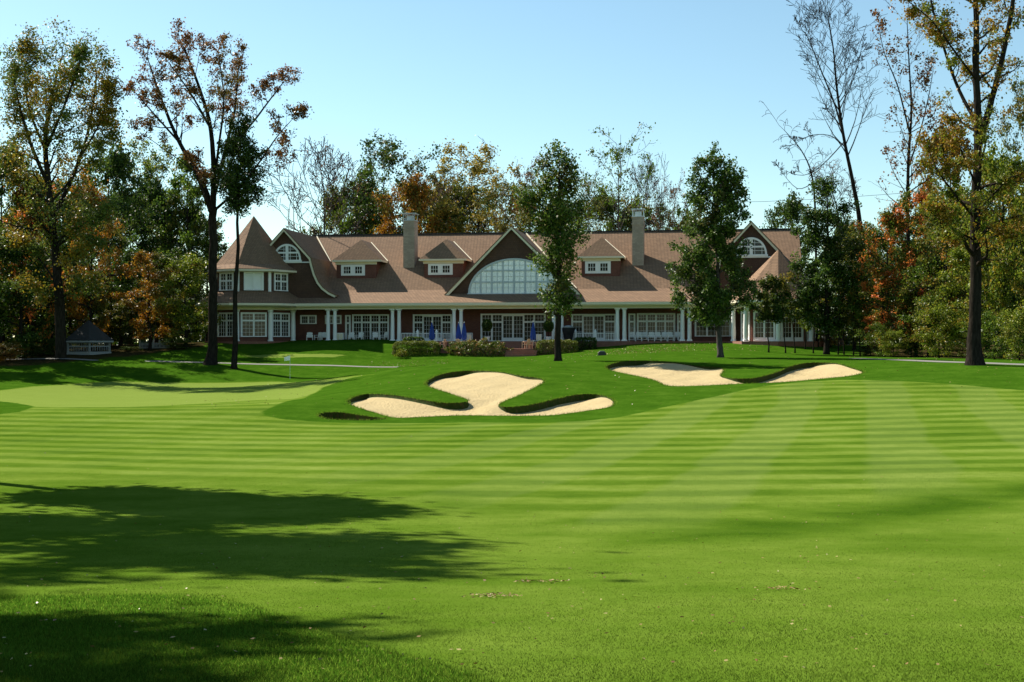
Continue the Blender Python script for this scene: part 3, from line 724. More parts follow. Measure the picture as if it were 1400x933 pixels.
# pavilion with a steep flared roof at the right-hand end
qu, qv = to_b(1064, 124.5); q_ = -Vector(bw(qu, qv)); ph2 = math.atan2(q_.y, q_.x)+math.pi/2+ROT+math.pi/8
pav = empty('corner_pavilion', (0,0,0), 0, club)
m = MB(); octa(m, [(5.0,4.02),(5.05,4.1),(3.9,4.9),(2.6,6.4),(0.02,9.2)], qu, qv, ph2); m.build('pavilion_roof', M['shingle'], pav)
m = MB(); octa(m, [(4.5,3.62),(5.12,3.78),(5.12,4.04),(4.9,4.019)], qu, qv, ph2); octa(m, [(3.9,3.34),(4.35,3.34),(4.35,3.63)], qu, qv, ph2); m.build('pavilion_eave', M['cream'], pav)
m = MB(); octa(m, [(3.4,-1.2),(3.4,3.9)], qu, qv, ph2); m.build('pavilion_wall', M['brick'], pav)
m = MB(); octa(m, [(4.6,-1.2),(4.6,-.03)], qu, qv, ph2); m.build('pavilion_floor', M['paver'], pav)
for k in range(-3, 4):
    a = ph2+(k-.5)*math.pi/4; R = 4.1/K8; m = MB()
    m.lathe(qu+R*math.sin(a), qv-R*math.cos(a), [(.28,-.02),(.28,.15),(.22,.16),(.24,.6),(.2,3.05),(.28,3.15),(.28,3.338)], 14); m.build('column', M['white'], pav)
    # curved bracket between column and eave
    if -2 <= k <= 2:
        Mx = Matrix.Translation((qu, qv, 0)) @ Matrix.Rotation(ph2+k*math.pi/4, 4, 'Z'); m = MB(); w = 4.12*math.tan(math.pi/8)
        for sg in (-1, 1):
            o_ = [(sg*(w-1.0*(1-math.cos(t))), 2.4+.93*math.sin(t)) for t in np.linspace(0, math.pi/2, 8)]
            i_ = [(sg*w, 2.4+.93*math.sin(t)) for t in np.linspace(0, math.pi/2, 8)]
            mm = MB(); mm.strip(o_, i_, -4.18, -4.02); m = MB(); m.add([Mx @ Vector(q) for q in mm.v], mm.f); m.build('arch_bracket', M['white'], pav)
        window(-1.05, 1.05, .06, 2.9, -3.4, 2, None, pav, Mx=Mx, door=(0,1))

# railings ---------------------------------------------------------------
def railing(px0, px1, v, z0, z1, posts):
    p = empty('railing', (0,0,0), 0, club); a, b = U(px0, v), U(px1, v)
    m = MB(); m.box(a, b, v-.05, v+.05, z1-.07, z1); m.box(a, b, v-.03, v+.03, z0+.08, z0+.15); m.build('rail', M['white'], p)
    m = MB(); n = int((b-a)/.17)
    for i in range(n+1):
        u = a+(b-a)*i/n; m.box(u-.022, u+.022, v-.022, v+.022, z0+.151, z1-.071)
    m.build('baluster', M['white'], p)
    for q in posts:
        u = U(q, v); m = MB(); m.box(u-.11, u+.11, v-.11, v+.11, z0, z1+.12); m.add([(u-.14,v-.14,z1+.121),(u+.14,v-.14,z1+.121),(u+.14,v+.14,z1+.121),(u-.14,v+.14,z1+.121),(u,v,z1+.42)], [(3,2,1,0),(0,1,4),(1,2,4),(2,3,4),(3,0,4)]); m.build('newel_post', M['white'], p)
railing(549, 617, -.35, .0, .86, (571, 597)); railing(771, 841, -.35, .0, .86, (787, 814)); railing(634, 646, -.35, 0, .86, ())

# terrace in front of the middle door
TZ = -.78
terr = MB(); terr.box(U(602, -3), U(762, -3), -6.2, -.753, -1.9, TZ); terr_o = terr.build('terrace', M['paver'], club)
st = MB()
for k in range(4): st.box(U(690, -1), U(717, -1), -.755-.34*(k+1), -.755-.34*k, TZ-.02, -.02-.19*(k+.55))
st.build('step', M['paver'], terr_o)
st = MB()
for k in range(3): st.box(U(693, -6), U(735, -6), -6.202-.38*(k+1), -6.202-.38*k, -1.9, TZ-.22*(k+1)+.08)
st.build('step', M['paver'], terr_o)

# ------------------------------------------------------------------ furniture
def chair_proto(name, label, mat, wide=.62, arms=True):
    t = empty(name); w = wide/2
    m = MB(); m.box(-w+.04, w-.04, -.30, .24, .40, .45); m.build('seat', mat, t)
    m = MB(); Mx = Matrix.Translation((0,.24,.45)) @ Matrix.Rotation(RAD(-12), 4, 'X')
    for k in range(5): a = -w+.05+k*(wide-.1)/5; m.bbox(Mx, a, a+(wide-.1)/5-.02, -.02, .02, .02, .50+.05*math.sin(math.pi*(k+.5)/5))
    m.bbox(Mx, -w+.03, w-.03, .021, .045, .1, .16); m.bbox(Mx, -w+.03, w-.03, .021, .045, .38, .44); m.build('backrest', mat, t)
    for x in (-w, w-.055):
        for y, h in ((-.30, .64), (.22, .45)):
            m = MB(); m.box(x, x+.055, y, y+.055, 0, h); m.build('leg', mat, t)
    if arms:
        for x in (-w-.02, w-.075):
            m = MB(); m.box(x, x+.095, -.34, .30, .641, .675); m.build('armrest', mat, t)
    return t
def copy_tree(o, parent=None):
    c = o.copy(); COL.objects.link(c)
    if parent: c.parent = parent
    for ch in list(o.children): copy_tree(ch, c)
    return c
cp = chair_proto('porch_chair', '', M['white'], .70)
spots = [(423.5,'white porch chair farthest left, against the brick wall beside the tower'),(435.5,'white porch chair between the leftmost one and the first pair of columns'),
 (443,'white porch chair just left of the first pair of columns'),(480.5,'white porch chair before the left end of the four-light window right of the first columns'),
 (492,'white porch chair second from the first column pair, before the four-light window'),(514,'white porch chair second left of the second column pair, before the four-light window'),(525.5,'white porch chair directly left of the second pair of columns')]
spots += [(864.5+8.7*i, 'white porch chair %s in the row of eight by the right-hand window' % n) for i, n in enumerate(['first from the left','second from the left','third from the left','fourth from the left','fourth from the right','third from the right','second from the right','last on the right'])]
for i, (px, lab) in enumerate(spots):
    o = cp if i == 0 else copy_tree(cp)
    v = 1.1+.25*math.sin(i*2.3); o.location = (bw(U(px, v), v, -.02)); o.rotation_euler = (0,0,-ROT+[.3,-.4,.1,.2,-.2,.5,-.5,.1,-.05,.06,0,.08,-.1,.25,-.3][i])
    tag(o, lab, 'chair', 'white chairs on the porch')
tp = chair_proto('terrace_chair', '', M['teak'], .66)
for i, (px, v, rz, lab) in enumerate([(604,-5.8,-1.7,'sunlit wooden armchair on the terrace beside the left hedge'),(629,-5.8,2.6,'wooden armchair on the terrace just right of the gap beside the left hedge'),
        (646,-4.6,-1.3,'wooden armchair half hidden behind the flower bed'),(719,-5.8,-1.9,'wooden armchair on the terrace at the head of the brick steps'),(727,-4.3,1.2,'wooden armchair behind the one at the head of the brick steps')]):
    o = tp if i == 0 else copy_tree(tp)
    o.location = bw(U(px, v), v, TZ); o.rotation_euler = (0,0,-ROT+rz); tag(o, lab, 'chair', 'wooden chairs on the terrace')
def table(px, v, z, label, name='terrace_table', mat='teak', r=.55, h=.74):
    t = empty(name, bw(U(px, v), v, z)); m = MB(); m.lathe(0,0,[(r,h-.05),(r,h)],16); m.build('table_top', M[mat], t)
    for k in range(4):
        a = k*math.pi/2+.5; m = MB(); m.tube([(math.cos(a)*r*.8,math.sin(a)*r*.8,0),(math.cos(a)*r*.6,math.sin(a)*r*.6,h-.05)], .03, 6); m.build('leg', M[mat], t)
    tag(t, label, 'table')
table(612, -4.6, TZ, 'round wooden table on the terrace behind the left hedge'); table(637, -4.4, TZ, 'round wooden table between the blue parasols and the flower bed'); table(722, -3.6, TZ, 'round wooden table under the single blue parasol by the steps')

def parasol(px, v, z, h, label):
    t = empty('folded_parasol', bw(U(px, v), v, z))
    m = MB(); m.tube([(0,0,.0),(0,0,h)], .028, 8); m.build('pole', M['white'], t)
    m = MB(); m.lathe(0,0,[(.30,0),(.30,.06),(.08,.09),(.06,.3)],14); m.build('base', M['darkmetal'], t)
    m = MB(); b = []; n = 16; prof = [(.10,.86),(.27,.98),(.30,1.25),(.25,1.7),(.17,2.15),(.06,h-.08),(.03,h)]
    for r, zz in prof:
        for k in range(n): a = 2*math.pi*k/n; q = r*(1.0 if k % 2 else .66); b.append((q*math.cos(a+zz*.3), q*math.sin(a+zz*.3), zz))
    fs = [(i*n+k, i*n+(k+1)%n, (i+1)*n+(k+1)%n, (i+1)*n+k) for i in range(len(prof)-1) for k in range(n)]+[tuple(range(n))[::-1], tuple((len(prof)-1)*n+k for k in range(n))]
    m.add(b, fs); m.build('canopy', M['blue'], t)
    m = MB(); m.lathe(0,0,[(.03,h),(.05,h+.05),(.02,h+.12)],8); m.build('finial', M['white'], t)
    tag(t, label, 'parasol', 'folded blue parasols on the terrace')
parasol(590.5, -3.5, TZ, 2.72, 'folded blue parasol standing alone above the left hedge')
parasol(627, -3.2, TZ, 2.66, 'folded blue parasol left one of the touching pair before the columns')
parasol(634.5, -3.8, TZ, 2.66, 'folded blue parasol right one of the touching pair before the columns')
parasol(729, -3.6, TZ, 2.76, 'folded blue parasol in front of the middle door windows')

def leaf_quads(c, size, rg, flat=0.):
    """rhombic leaves, one island each, at points c (N,3)"""
    N = len(c); a = rg.normal(size=(N,3)); a[:,2] -= .25; a /= np.linalg.norm(a,axis=1)[:,None]+1e-9
    b = rg.normal(size=(N,3)); b -= (b*a).sum(1)[:,None]*a; b /= np.linalg.norm(b,axis=1)[:,None]+1e-9
    s = (size*rg.uniform(.6,1.35,N))[:,None]
    nrm = np.cross(a, b)
    v = np.empty((N,4,3)); v[:,0] = c-a*s*.5; v[:,1] = c+b*s*.34+nrm*s*.10; v[:,2] = c+a*s*.5; v[:,3] = c-b*s*.34+nrm*s*.10
    return v.reshape(-1,3), np.arange(4*N).reshape(-1,4)

def shrub(name, px0, px1, top, bot, d, depth, leaf, label, cat, group=None, p=4., n=5000, size=.12, lump=.12, seed=1):
    rg = np.random.default_rng(seed); x0, x1 = W(px0, d), W(px1, d); a = (x1-x0)/2; z1, z0 = -(top-HZ)/F*d, -(bot-HZ)/F*d; c_ = (z1-z0)
    q = rg.normal(size=(n,3)); q[:,2] = np.abs(q[:,2]); q /= ((np.abs(q)**p).sum(1)**(1/p))[:,None]
    lum = 1+lump*(np.sin(q[:,0]*7+seed)*np.cos(q[:,1]*5+q[:,2]*6)+.6*np.sin(q[:,0]*17+2*seed)*np.sin(q[:,2]*11))
    q = q*(lum*rg.uniform(.80,1.06,n)**.5)[:,None]
    V, Fc = leaf_quads(q*np.array([a, depth/2, c_]), size, rg)
    root = empty(name, ((x0+x1)/2, d+depth/2, z0-.05)); me = np_mesh('foliage', V, Fc, LF[leaf]); o = bpy.data.objects.new('foliage', me); COL.objects.link(o); o.parent = root
    m = MB(); 
    rr = random.Random(seed)
    for k in range(9):
        x = (rr.random()*2-1)*a*.8; y = (rr.random()*2-1)*depth*.3; m.tube([(x*.6,y*.6,-.05),(x,y,c_*.45),(x*1.1,y*1.1,c_*.8)], [.03,.02,.008], 5)
    m.build('stem', M['bark'], root); tag(root, label, cat, group)
shrub('hedge', 537, 600, 466.5, 485.5, 124.5, 2.2, 'box', 'clipped box hedge left of the gap to the terrace', 'hedge', None, 7., 15000, .10, .03, 3)
shrub('hedge', 734, 790, 465, 484.5, 124., 2.2, 'box', 'clipped hedge behind the slim oak trunk, right of the brick steps', 'hedge', None, 7., 14000, .10, .035, 4)
shrub('hedge', 785, 816, 461.5, 479, 126., 2.0, 'dark', 'dark clipped hedge in front of the right-hand porch railing', 'hedge', None, 6., 4500, .12, .05, 5)
shrub('hedge', 551, 579, 460.5, 470, 127., 1.2, 'dark', 'low dark hedge behind the left box hedge at the railing', 'hedge', None, 5., 3000, .12, .05, 6)
shrub('flower_bed', 613, 694, 467, 487, 124., 2.6, 'flower', 'low flowering bushes with red and orange spots, left of the brick steps', 'flower bed', None, 2.6, 9000, .14, .22, 7)
shrub('bush', 728, 737, 476, 486, 124., 1.0, 'yellow', 'small pale yellow bush at the right foot of the brick steps', 'bush', None, 2.2, 900, .10, .2, 8)
shrub('bush', 540, 556, 478, 487, 123., 1.0, 'light', 'small grey-green plant at the foot of the left box hedge', 'bush', None, 2.2, 900, .10, .2, 9)
def topiary(px, v, z, top, label):
    b = bw(U(px, v), v, z); t = empty('topiary_tree', b); h = -(top-HZ)/F*b[1]-z; rg = np.random.default_rng(int(px))
    m = MB(); m.lathe(0,0,[(.20,0),(.30,.42),(.33,.42),(.33,.48),(.26,.48)],14); m.build('pot', M['white'], t)
    m = MB(); m.tube([(0,0,.4),(.02,0,h-.8)], .035, 7); m.build('trunk', M['bark'], t)
    q = rg.normal(size=(2200,3)); q /= np.linalg.norm(q,axis=1)[:,None]; q *= rg.uniform(.6,1.05,2200)[:,None]**.5
    V, Fc = leaf_quads(q*np.array([.55,.55,.62])+np.array([0,0,h-.62]), .12, rg); me = np_mesh('crown', V, Fc, LF['dark']); o = bpy.data.objects.new('crown', me); COL.objects.link(o); o.parent = t
    tag(t, label, 'potted tree', 'ball-shaped trees in pots by the middle door')
topiary(666, -1.6, -.02, 437, 'ball-shaped potted tree in front of the left side of the middle door windows'); topiary(750, -1.6, -.02, 438, 'ball-shaped potted tree between the middle door windows and the column')
# covered grill, cabinets and boxes on the porch
t = empty('covered_grill', bw(U(777, -1.2), -1.2, -.02)); m = MB(); m.lathe(0,0,[(.42,0.02),(.50,.6),(.62,1.0),(.66,1.35),(.5,1.42)],14); m.build('cover', M['black'], t)
m = MB(); m.lathe(0,0,[(.60,1.4),(.62,1.46),(.40,1.60),(.1,1.66)],14); m.build('lid', M['grey'], t); tag(t, 'dark covered grill with pale lid behind the right hedge', 'grill')
def cabinet(px, v, z, w, h, label):
    t = empty('cabinet', bw(U(px, v), v, z), -ROT); m = MB(); m.box(-w/2, w/2, -.25, .25, .08, h-.04); m.build('body', M['white'], t)
    m = MB(); m.box(-w/2-.04, w/2+.04, -.29, .29, h-.039, h); m.build('top', M['white'], t)
    for s_ in (-1, 1): m = MB(); m.box(s_*w/4-w/4+.03, s_*w/4+w/4-.03, -.275, -.252, .12, h-.08); dr = m.build('door', M['cream'], t)
    tag(t, label, 'cabinet')
cabinet(465.5, .6, -.02, .72, .9, 'white cabinet right of the first pair of porch columns'); cabinet(641, -1.5, -.02, .55, .72, 'small white cabinet right of the pair of blue parasols'); cabinet(737, -1.5, -.02, .55, .72, 'small white cabinet right of the single blue parasol')
# flag on the green
fx, fy = onground(396.5, 519); t = empty('golf_flag', (fx, fy, G(fx, fy))); hh = (519-486)/F*fy
m = MB(); m.tube([(0,0,-.05),(0,0,hh)], .014, 6); m.build('pole', M['white'], t)
m = MB(); nx, nz = 7, 5; b = []
for s_ in (0, .006):
    for i in range(nx+1):
        for j in range(nz+1):
            q = i/nx; b.append((-.02-.50*q, .07*math.sin(q*5+j*.5)*q+s_, hh-.03-.42*j/nz*(1-.25*q)-.18*q))
k = (nx+1)*(nz+1); fs = []
for i in range(nx):
    for j in range(nz):
        a = i*(nz+1)+j; fs += [(a,a+nz+1,a+nz+2,a+1),(k+a,k+a+1,k+a+nz+2,k+a+nz+1)]
m.add(b, fs); m.build('flag', M['white'], t, smooth=True)
m = MB(); m.lathe(0,0,[(.054,.004),(.054,.008)],12); m.build('cup', M['black'], t); tag(t, 'white flag on a thin pole at the hole of the green', 'golf flag')
# small dark box on the lawn
bx, by = onground(823, 486); t = empty('irrigation_box', (bx, by, G(bx, by))); m = MB(); m.prism([(-.38,-.03),(.38,-.03),(.36,.22),(.26,.34),(-.26,.34),(-.36,.22)], -.28, .28, 'y'); m.build('body', M['darkmetal'], t)
m = MB(); m.box(-.22,.22,-.24,.24,.342,.40); m.build('lid', M['grey'], t); tag(t, 'small dark box on the lawn above the right-hand bunker', 'box')
# aerial masts behind the left gable
for px, top, d, lab in ((401.5, 236, 150, 'tall thin radio mast behind the left gable'), (394, 286, 150, 'short thin radio mast left of the taller one')):
    x = W(px, d); z = -(top-HZ)/F*d; t = empty('radio_mast', (x, d, -.6)); m = MB(); m.tube([(0,0,0),(0,0,9.0),(0,0,z+.6)], [.07,.07,.045], 5); m.build('pole', M['metal'], t)
    for k in range(3): m = MB(); zz = z+.5-k*.8; m.tube([(-.22,0,zz),(.22,0,zz)], .012, 4); m.build('antenna', M['metal'], t); tag(t, lab, 'radio mast')
# gazebo, far left
gx, gy = W(121, 124), 124.; gzb = G(gx, gy); t = empty('gazebo', (gx, gy, gzb), -.35); zt = -(438-HZ)/F*gy-gzb; ze = -(466-HZ)/F*gy-gzb; 
m = MB(); octa(m, [(2.25,ze),(2.3,ze+.06),(.02,zt)], 0, 0, .2, 6); m.build('roof', M['slate'], t)
m = MB(); octa(m, [(2.0,ze-.22),(2.32,ze-.17),(2.32,ze-.002)], 0, 0, .2, 6); m.build('eave', M['grey'], t)
m = MB(); octa(m, [(2.1,-.2),(2.1,.12)], 0, 0, .2, 6); m.build('floor', M['grey'], t)
for k in range(6):
    a = .2+(k-.5)*math.pi/3; R = 1.95/math.cos(math.pi/6); x, y = R*math.sin(a), -R*math.cos(a); m = MB(); m.box(x-.07,x+.07,y-.07,y+.07,.12,ze-.2); m.build('post', M['grey'], t)
    Mx = Matrix.Rotation(.2+k*math.pi/3, 4, 'Z'); m = MB(); w = 1.95*math.tan(math.pi/6)
    for q in np.linspace(-w+.1, w-.1, 9): m.bbox(Mx, q-.02, q+.02, -1.97, -1.93, .2, .95)
    m.bbox(Mx, -w, w, -1.99, -1.91, .951, 1.01); m.bbox(Mx, -w, w, -1.985, -1.915, ze-.62, ze-.5)
    for q in np.linspace(-w+.1, w-.1, 9): m.bbox(Mx, q-.015, q+.015, -1.97, -1.93, ze-.499, ze-.221)
    m.build('railing', M['grey'], t)
tag(t, 'small grey gazebo with pointed slate roof under the dark trees on the left', 'gazebo')
# pale picket fence between wood and lawn
fx, fy = W(211, 128), 128.; t = empty('picket_fence', (fx, fy, -(478-HZ)/F*fy-.3)); m = MB(); L = 3.0
for k in range(22): x = -L/2+L*k/21; m.box(x-.035, x+.035, -.015, .015, .3, 1.02)
m.build('picket', M['grey'], t); m = MB(); m.box(-L/2, L/2, .016, .05, .42, .5); m.box(-L/2, L/2, .016, .05, .82, .9); m.build('rail', M['grey'], t)
for x in (-L/2, -.1, .55, L/2): m = MB(); m.box(x-.07, x+.07, -.07, .07, 0, 1.2); m.add([(x-.09,-.09,1.201),(x+.09,-.09,1.201),(x+.09,.09,1.201),(x-.09,.09,1.201),(x,0,1.36)], [(3,2,1,0),(0,1,4),(1,2,4),(2,3,4),(3,0,4)]); m.build('post', M['grey'], t)
tag(t, 'short pale picket fence at the edge of the wood behind the raised lawn', 'fence')
# power line, far right
t = empty('power_line', (0, 240, 0)); m = MB(); pts = [(W(x, 240), 0, -(r-HZ)/F*240) for x, r in ((880,276),(960,277),(1040,276),(1130,272),(1225,265),(1420,246))]; m.tube(pts, .035, 4); m.build('wire', M['black'], t)
for q in (pts[0], pts[-1]): m = MB(); m.tube([(q[0],0,-2),(q[0],0,q[2]+.6)], [.16,.11], 8); m.build('pole', M['bark'], t)
tag(t, 'thin overhead wire between the bare tree and the clubhouse', 'power line')

# ------------------------------------------------------------------ trees
PROF = {'oval': lambda f: max(.12, math.sin(math.pi*(.14+.80*f)))**.8, 'vase': lambda f: .35+.65*math.sin(math.pi*min(1, .12+.62*f)) if f < .85 else .7,
        'cone': lambda f: .22+.78*(1-f)**.75, 'column': lambda f: .62+.38*math.sin(math.pi*f) if f < .9 else .45,
        'lolly': lambda f: .45+.55*math.sin(math.pi*min(1,f*1.02)) , 'fan': lambda f: .3+.7*f}

def rvec(r, s=1.): return Vector((r.gauss(0,s), r.gauss(0,s), r.gauss(0,s)))
RMIN = [.008]
def grow(mb, p, d, L, r0, lev, R, tips, up=.12, wig=.16, kids=(4,6), nseg=5, spread=.75, droop=0.):
    """a wandering tapered branch and, below the last level, its children; tips collects (point, level, outer fraction)"""
    pts = [Vector(p)]; d = d.normalized(); rad = [r0]
    for i in range(nseg):
        d = (d + rvec(R, wig) + Vector((0,0,up-droop*i/nseg))).normalized()
        pts.append(pts[-1]+d*(L/nseg)); rad.append(max(RMIN[0], r0*(1-.85*(i+1)/nseg)))
    mb.tube(pts, rad, 6 if r0 > .12 else 4 if r0 > .04 else 3, cap=False)
    for i, q in enumerate(pts[1:]): tips.append((q, lev, (i+1)/nseg))
    if lev <= 0: return
    n = R.randint(*kids)
    for k in range(n):
        t = .28+.70*(k+R.random()*.8)/n; i = min(nseg-1, int(t*nseg)); f = t*nseg-i
        q = pts[i].lerp(pts[i+1], min(1, f)); ax = (pts[i+1]-pts[i]).normalized()
        s = ax.cross(rvec(R)).normalized(); nd = (ax*(1-spread*.55)+s*spread).normalized()
        grow(mb, q, nd, L*R.uniform(.38,.62)*(1-.35*t), max(.010, rad[i]*.55), lev-1, R, tips, up, wig*1.15, kids, max(3, nseg-1), spread, droop)

def leaf_cloud(tips, n, size, clump, rg, minlev=9, outer=.3, keep=1., zmin=None, dens=None, flat=.75):
    """leaves in loose clumps about the outer parts of the branches"""
    A = [q for q, lev, f in tips if lev <= minlev and f >= outer and (zmin is None or q.z > zmin)]
    if dens: A = [q for q in A if rg.random() < dens(q)]
    if not A or n <= 0: return None
    A = np.array([tuple(q) for q in A])
    if keep < 1.: A = A[rg.random(len(A)) < keep]
    w = rg.gamma(1.2, 1., len(A)); w /= w.sum(); idx = rg.choice(len(A), n, p=w)
    c = A[idx]+rg.normal(0, 1, (n,3))*np.array([clump, clump, clump*flat])*rg.uniform(.3,1.,(n,1))
    return leaf_quads(c, size, rg)

def make_tree(H, R, prof='oval', base=.25, tr=.3, limbs=16, lev=2, leaves=9000, size=.2, clump=.5, seed=1, lean=(0,0), kids=(4,6), up=.10, ang=(25,60), keep=1., flat=.75, wob=.12, minlev=1):
    """tree at the origin -> (wood MB, leaf arrays)"""
    Rn = random.Random(seed); rg = np.random.default_rng(seed); mb = MB(); tips = []
    n = 9; pts = []; rad = []; ox = oy = 0.
    for i in range(n+1):
        f = i/n; pts.append(Vector((lean[0]*f+ox, lean[1]*f+oy, H*.97*f))); rad.append(tr*(1-.9*f**1.15))
        ox += Rn.gauss(0, wob*tr*1.6); oy += Rn.gauss(0, wob*tr*1.6)
    tp = [Vector((pts[0].x,pts[0].y,-.25))]+[pts[0]+Vector((0,0,.35))]+pts[1:]
    mb.tube(tp, [rad[0]*1.55, rad[0]*1.08]+rad[1:], 9)
    for i in range(limbs):
        f = (i+Rn.random()*.7)/limbs; h = H*(base+(.97-base)*f); k = min(n-1, int(h/(H*.97)*n)); q = pts[k].lerp(pts[k+1], min(1., h/(H*.97)*n-k))
        a = i*2.4+Rn.uniform(-.5,.5); e = RAD(ang[0]+(ang[1]-ang[0])*f+Rn.uniform(-10,10))
        L = max(.6, R*PROF[prof](f)*Rn.uniform(.72,1.12)/max(.55, math.cos(e)))
        L = min(L, H*1.02-h+R*.5)
        grow(mb, q, Vector((math.cos(a)*math.cos(e), math.sin(a)*math.cos(e), math.sin(e))), L, max(.02, rad[k]*.5), lev-1, Rn, tips, up, .15, kids)
    tips += [(q, 0, 1.) for q in pts[-2:]]
    lf = leaf_cloud(tips, leaves, size, clump, rg, minlev, .25, keep, flat=flat)
    return mb, lf

def plant(name, mb, lf, leafmat, bark, loc, label, cat='tree', group=None, rz=0., sc=1.):
    t = empty(name, loc, rz); t.scale = (sc,)*3 if not hasattr(sc, '__len__') else sc
    o = mb.build('trunk', M[bark], t, smooth=True)
    if lf is not None:
        me = np_mesh('crown', lf[0], lf[1], LF[leafmat]); o = bpy.data.objects.new('crown', me); COL.objects.link(o); o.parent = t
    return tag(t, label, cat, group)

def guided(limbs, base, d, extra_lev=2, kids=(3,5), seed=1, leaves=8000, size=.2, clump=.6, keep=1., zmin=None, start=.35, Lk=.30, up=.12, spread=.75, minlev=1, dens=None, wig=.17, outer=.3, droop=0.):
    """tree whose main limbs follow given lines: limbs = [(points (px,row,dy), r0, r1, leafy)], metres about the base"""
    Rn = random.Random(seed); rg = np.random.default_rng(seed); mb = MB(); tips = []; bx = W(base[0], d); bz = G(bx, d)
    for pl, r0, r1, leafy in limbs:
        P = [Vector((W(p[0], d+(p[2] if len(p) > 2 else 0))-bx, p[2] if len(p) > 2 else 0, -(p[1]-HZ)/F*(d+(p[2] if len(p) > 2 else 0))-bz)) for p in pl]
        # subdivide smoothly with a little wander
        Q = []; m = len(P)
        for i in range(m-1):
            a, b, c, e = P[max(i-1,0)], P[i], P[i+1], P[min(i+2,m-1)]
            for k in range(4):
                t = k/4; q = .5*((2*b)+(c-a)*t+(2*a-5*b+4*c-e)*t*t+(3*b-a-3*c+e)*t**3); Q.append(q+(rvec(Rn, min(.10, r1*.14)) if i+k else Vector()))
        Q.append(P[-1]); n = len(Q); rad = [r0+(r1-r0)*(i/(n-1)) for i in range(n)]
        if r0 > .25 and Q[0].length < .5:
            e = (Q[1]-Q[0]).normalized(); Q = [Q[0]-e*.3, Q[0]+e*.15, Q[0]+e*.6, Q[0]+e*1.5]+[q for q in Q if (q-Q[0]).length > 2.2]; n = len(Q)
            rad = [r0*1.9, r0*1.5, r0*1.22, r0*1.06]+[r0+(r1-r0)*(i/(n-1)) for i in range(4, n)]
        mb.tube(Q, rad, 10 if r0 > .2 else 7, cap=False)
        L = sum((Q[i+1]-Q[i]).length for i in range(n-1))
        if not leafy: continue
        nb = max(3, int(L*leafy))
        for k in range(nb):
            t = start+(1-start)*(k+Rn.random()*.7)/nb; i = min(n-2, int(t*(n-1))); q = Q[i].lerp(Q[i+1], t*(n-1)-i); ax = (Q[i+1]-Q[i]).normalized()
            s = ax.cross(rvec(Rn)).normalized(); nd = (ax*.5+s*spread).normalized()
            grow(mb, q, nd, max(1.0, L*Lk*(1.15-.6*t))*Rn.uniform(.7,1.2), max(.018, rad[i]*.42), extra_lev-1, Rn, tips, up, wig, kids, droop=droop)
        grow(mb, Q[-1], (Q[-1]-Q[-2]), max(1., L*.16), r1, extra_lev-1, Rn, tips, up, .17, kids)
    lf = leaf_cloud(tips, leaves, size, clump, rg, minlev, outer, keep, zmin, dens)
    return mb, lf, (bx, d, bz)

RMIN[0] = .014
# tall red-brown maple left of the tower, crown wide and thin
limbs = [([(288,498),(291,440),(291,380),(291,320),(290,282)], .44, .36, 0),
 ([(290,286,0),(272,240,1),(244,192,2),(222,140,2.5),(206,92,2)], .30, .07, .8), ([(246,196,2),(214,160,0),(186,128,-2)], .12, .04, .9),
 ([(291,284,0),(292,225,-1),(286,165,-2),(268,108,-3),(252,66,-3)], .30, .06, .75), ([(289,178,-2),(262,130,-5),(232,88,-6)], .12, .04, .9),
 ([(292,270,0),(308,205,2),(321,150,3),(326,92,3)], .22, .05, .8), ([(291,262,0),(299,200,-1),(306,140,-2),(300,82,-2)], .15, .04, .8), ([(311,205,2),(342,172,1),(368,138,0),(388,112,0)], .13, .04, .9),
 ([(293,288,0),(326,258,-2),(356,220,-3),(378,188,-3),(398,165,-3)], .14, .03, .7), ([(270,238,1),(226,205,2),(190,180,3)], .06, .02, .5), ([(290,300),(276,262,-2),(262,225,-4)], .10, .03, .9)]
mb, lf, loc = guided(limbs, (288,498), 117., 3, (3,4), 21, 17000, .21, .34, .62, zmin=16.5, start=.42, Lk=.30, up=.14, minlev=1)
plant('maple_tree', mb, lf, 'redbrn', 'bark', loc, 'tallest forked tree left of the tower, sparse red-brown leaves at the branch ends')
# (the slim leafy tree beside it is built below with the oaks)
# big tree at the left edge
limbs = [([(83,490),(82,430),(78,370),(72,310),(66,250),(62,190),(70,140),(78,100)], .50, .08, 1.1), ([(72,300),(100,240,2),(118,190,2),(128,140,2),(132,100,2)], .22, .05, 1.1), ([(67,255),(45,205,-2),(28,150,-2),(18,100,-2)], .20, .05, 1.1),
 ([(70,280),(36,250,2),(8,220,3)], .12, .04, 1.1), ([(64,200),(86,150,-3),(104,100,-3),(112,75,-3)], .14, .04, 1.1), ([(64,210),(40,150,2),(34,100,3),(42,70,3)], .14, .04, 1.1), ([(110,215,2),(138,165,1),(148,125,1)], .10, .03, 1.1), ([(76,340),(110,310,-2),(138,290,-3)], .12, .04, 1.), ([(79,390),(50,350,2),(22,330,3)], .10, .03, 1.), ([(78,370),(100,345,-3),(125,335,-3)], .09, .03, 1.), ([(80,410),(105,395,-2),(122,390,-2)], .07, .02, 1.), ([(80,420),(58,400,-2),(36,392,-2)], .07, .02, 1.), ([(100,240,2),(130,215,3),(150,180,3)], .08, .03, 1.)]
mb, lf, loc = guided(limbs, (83,490), 110., 2, (3,5), 8, 46000, .21, .62, 1., start=.3, Lk=.20, minlev=1)
plant('broad_tree', mb, lf, 'amber', 'bark', loc, 'tall tree at the left edge with amber and olive leaves thinning towards the top')
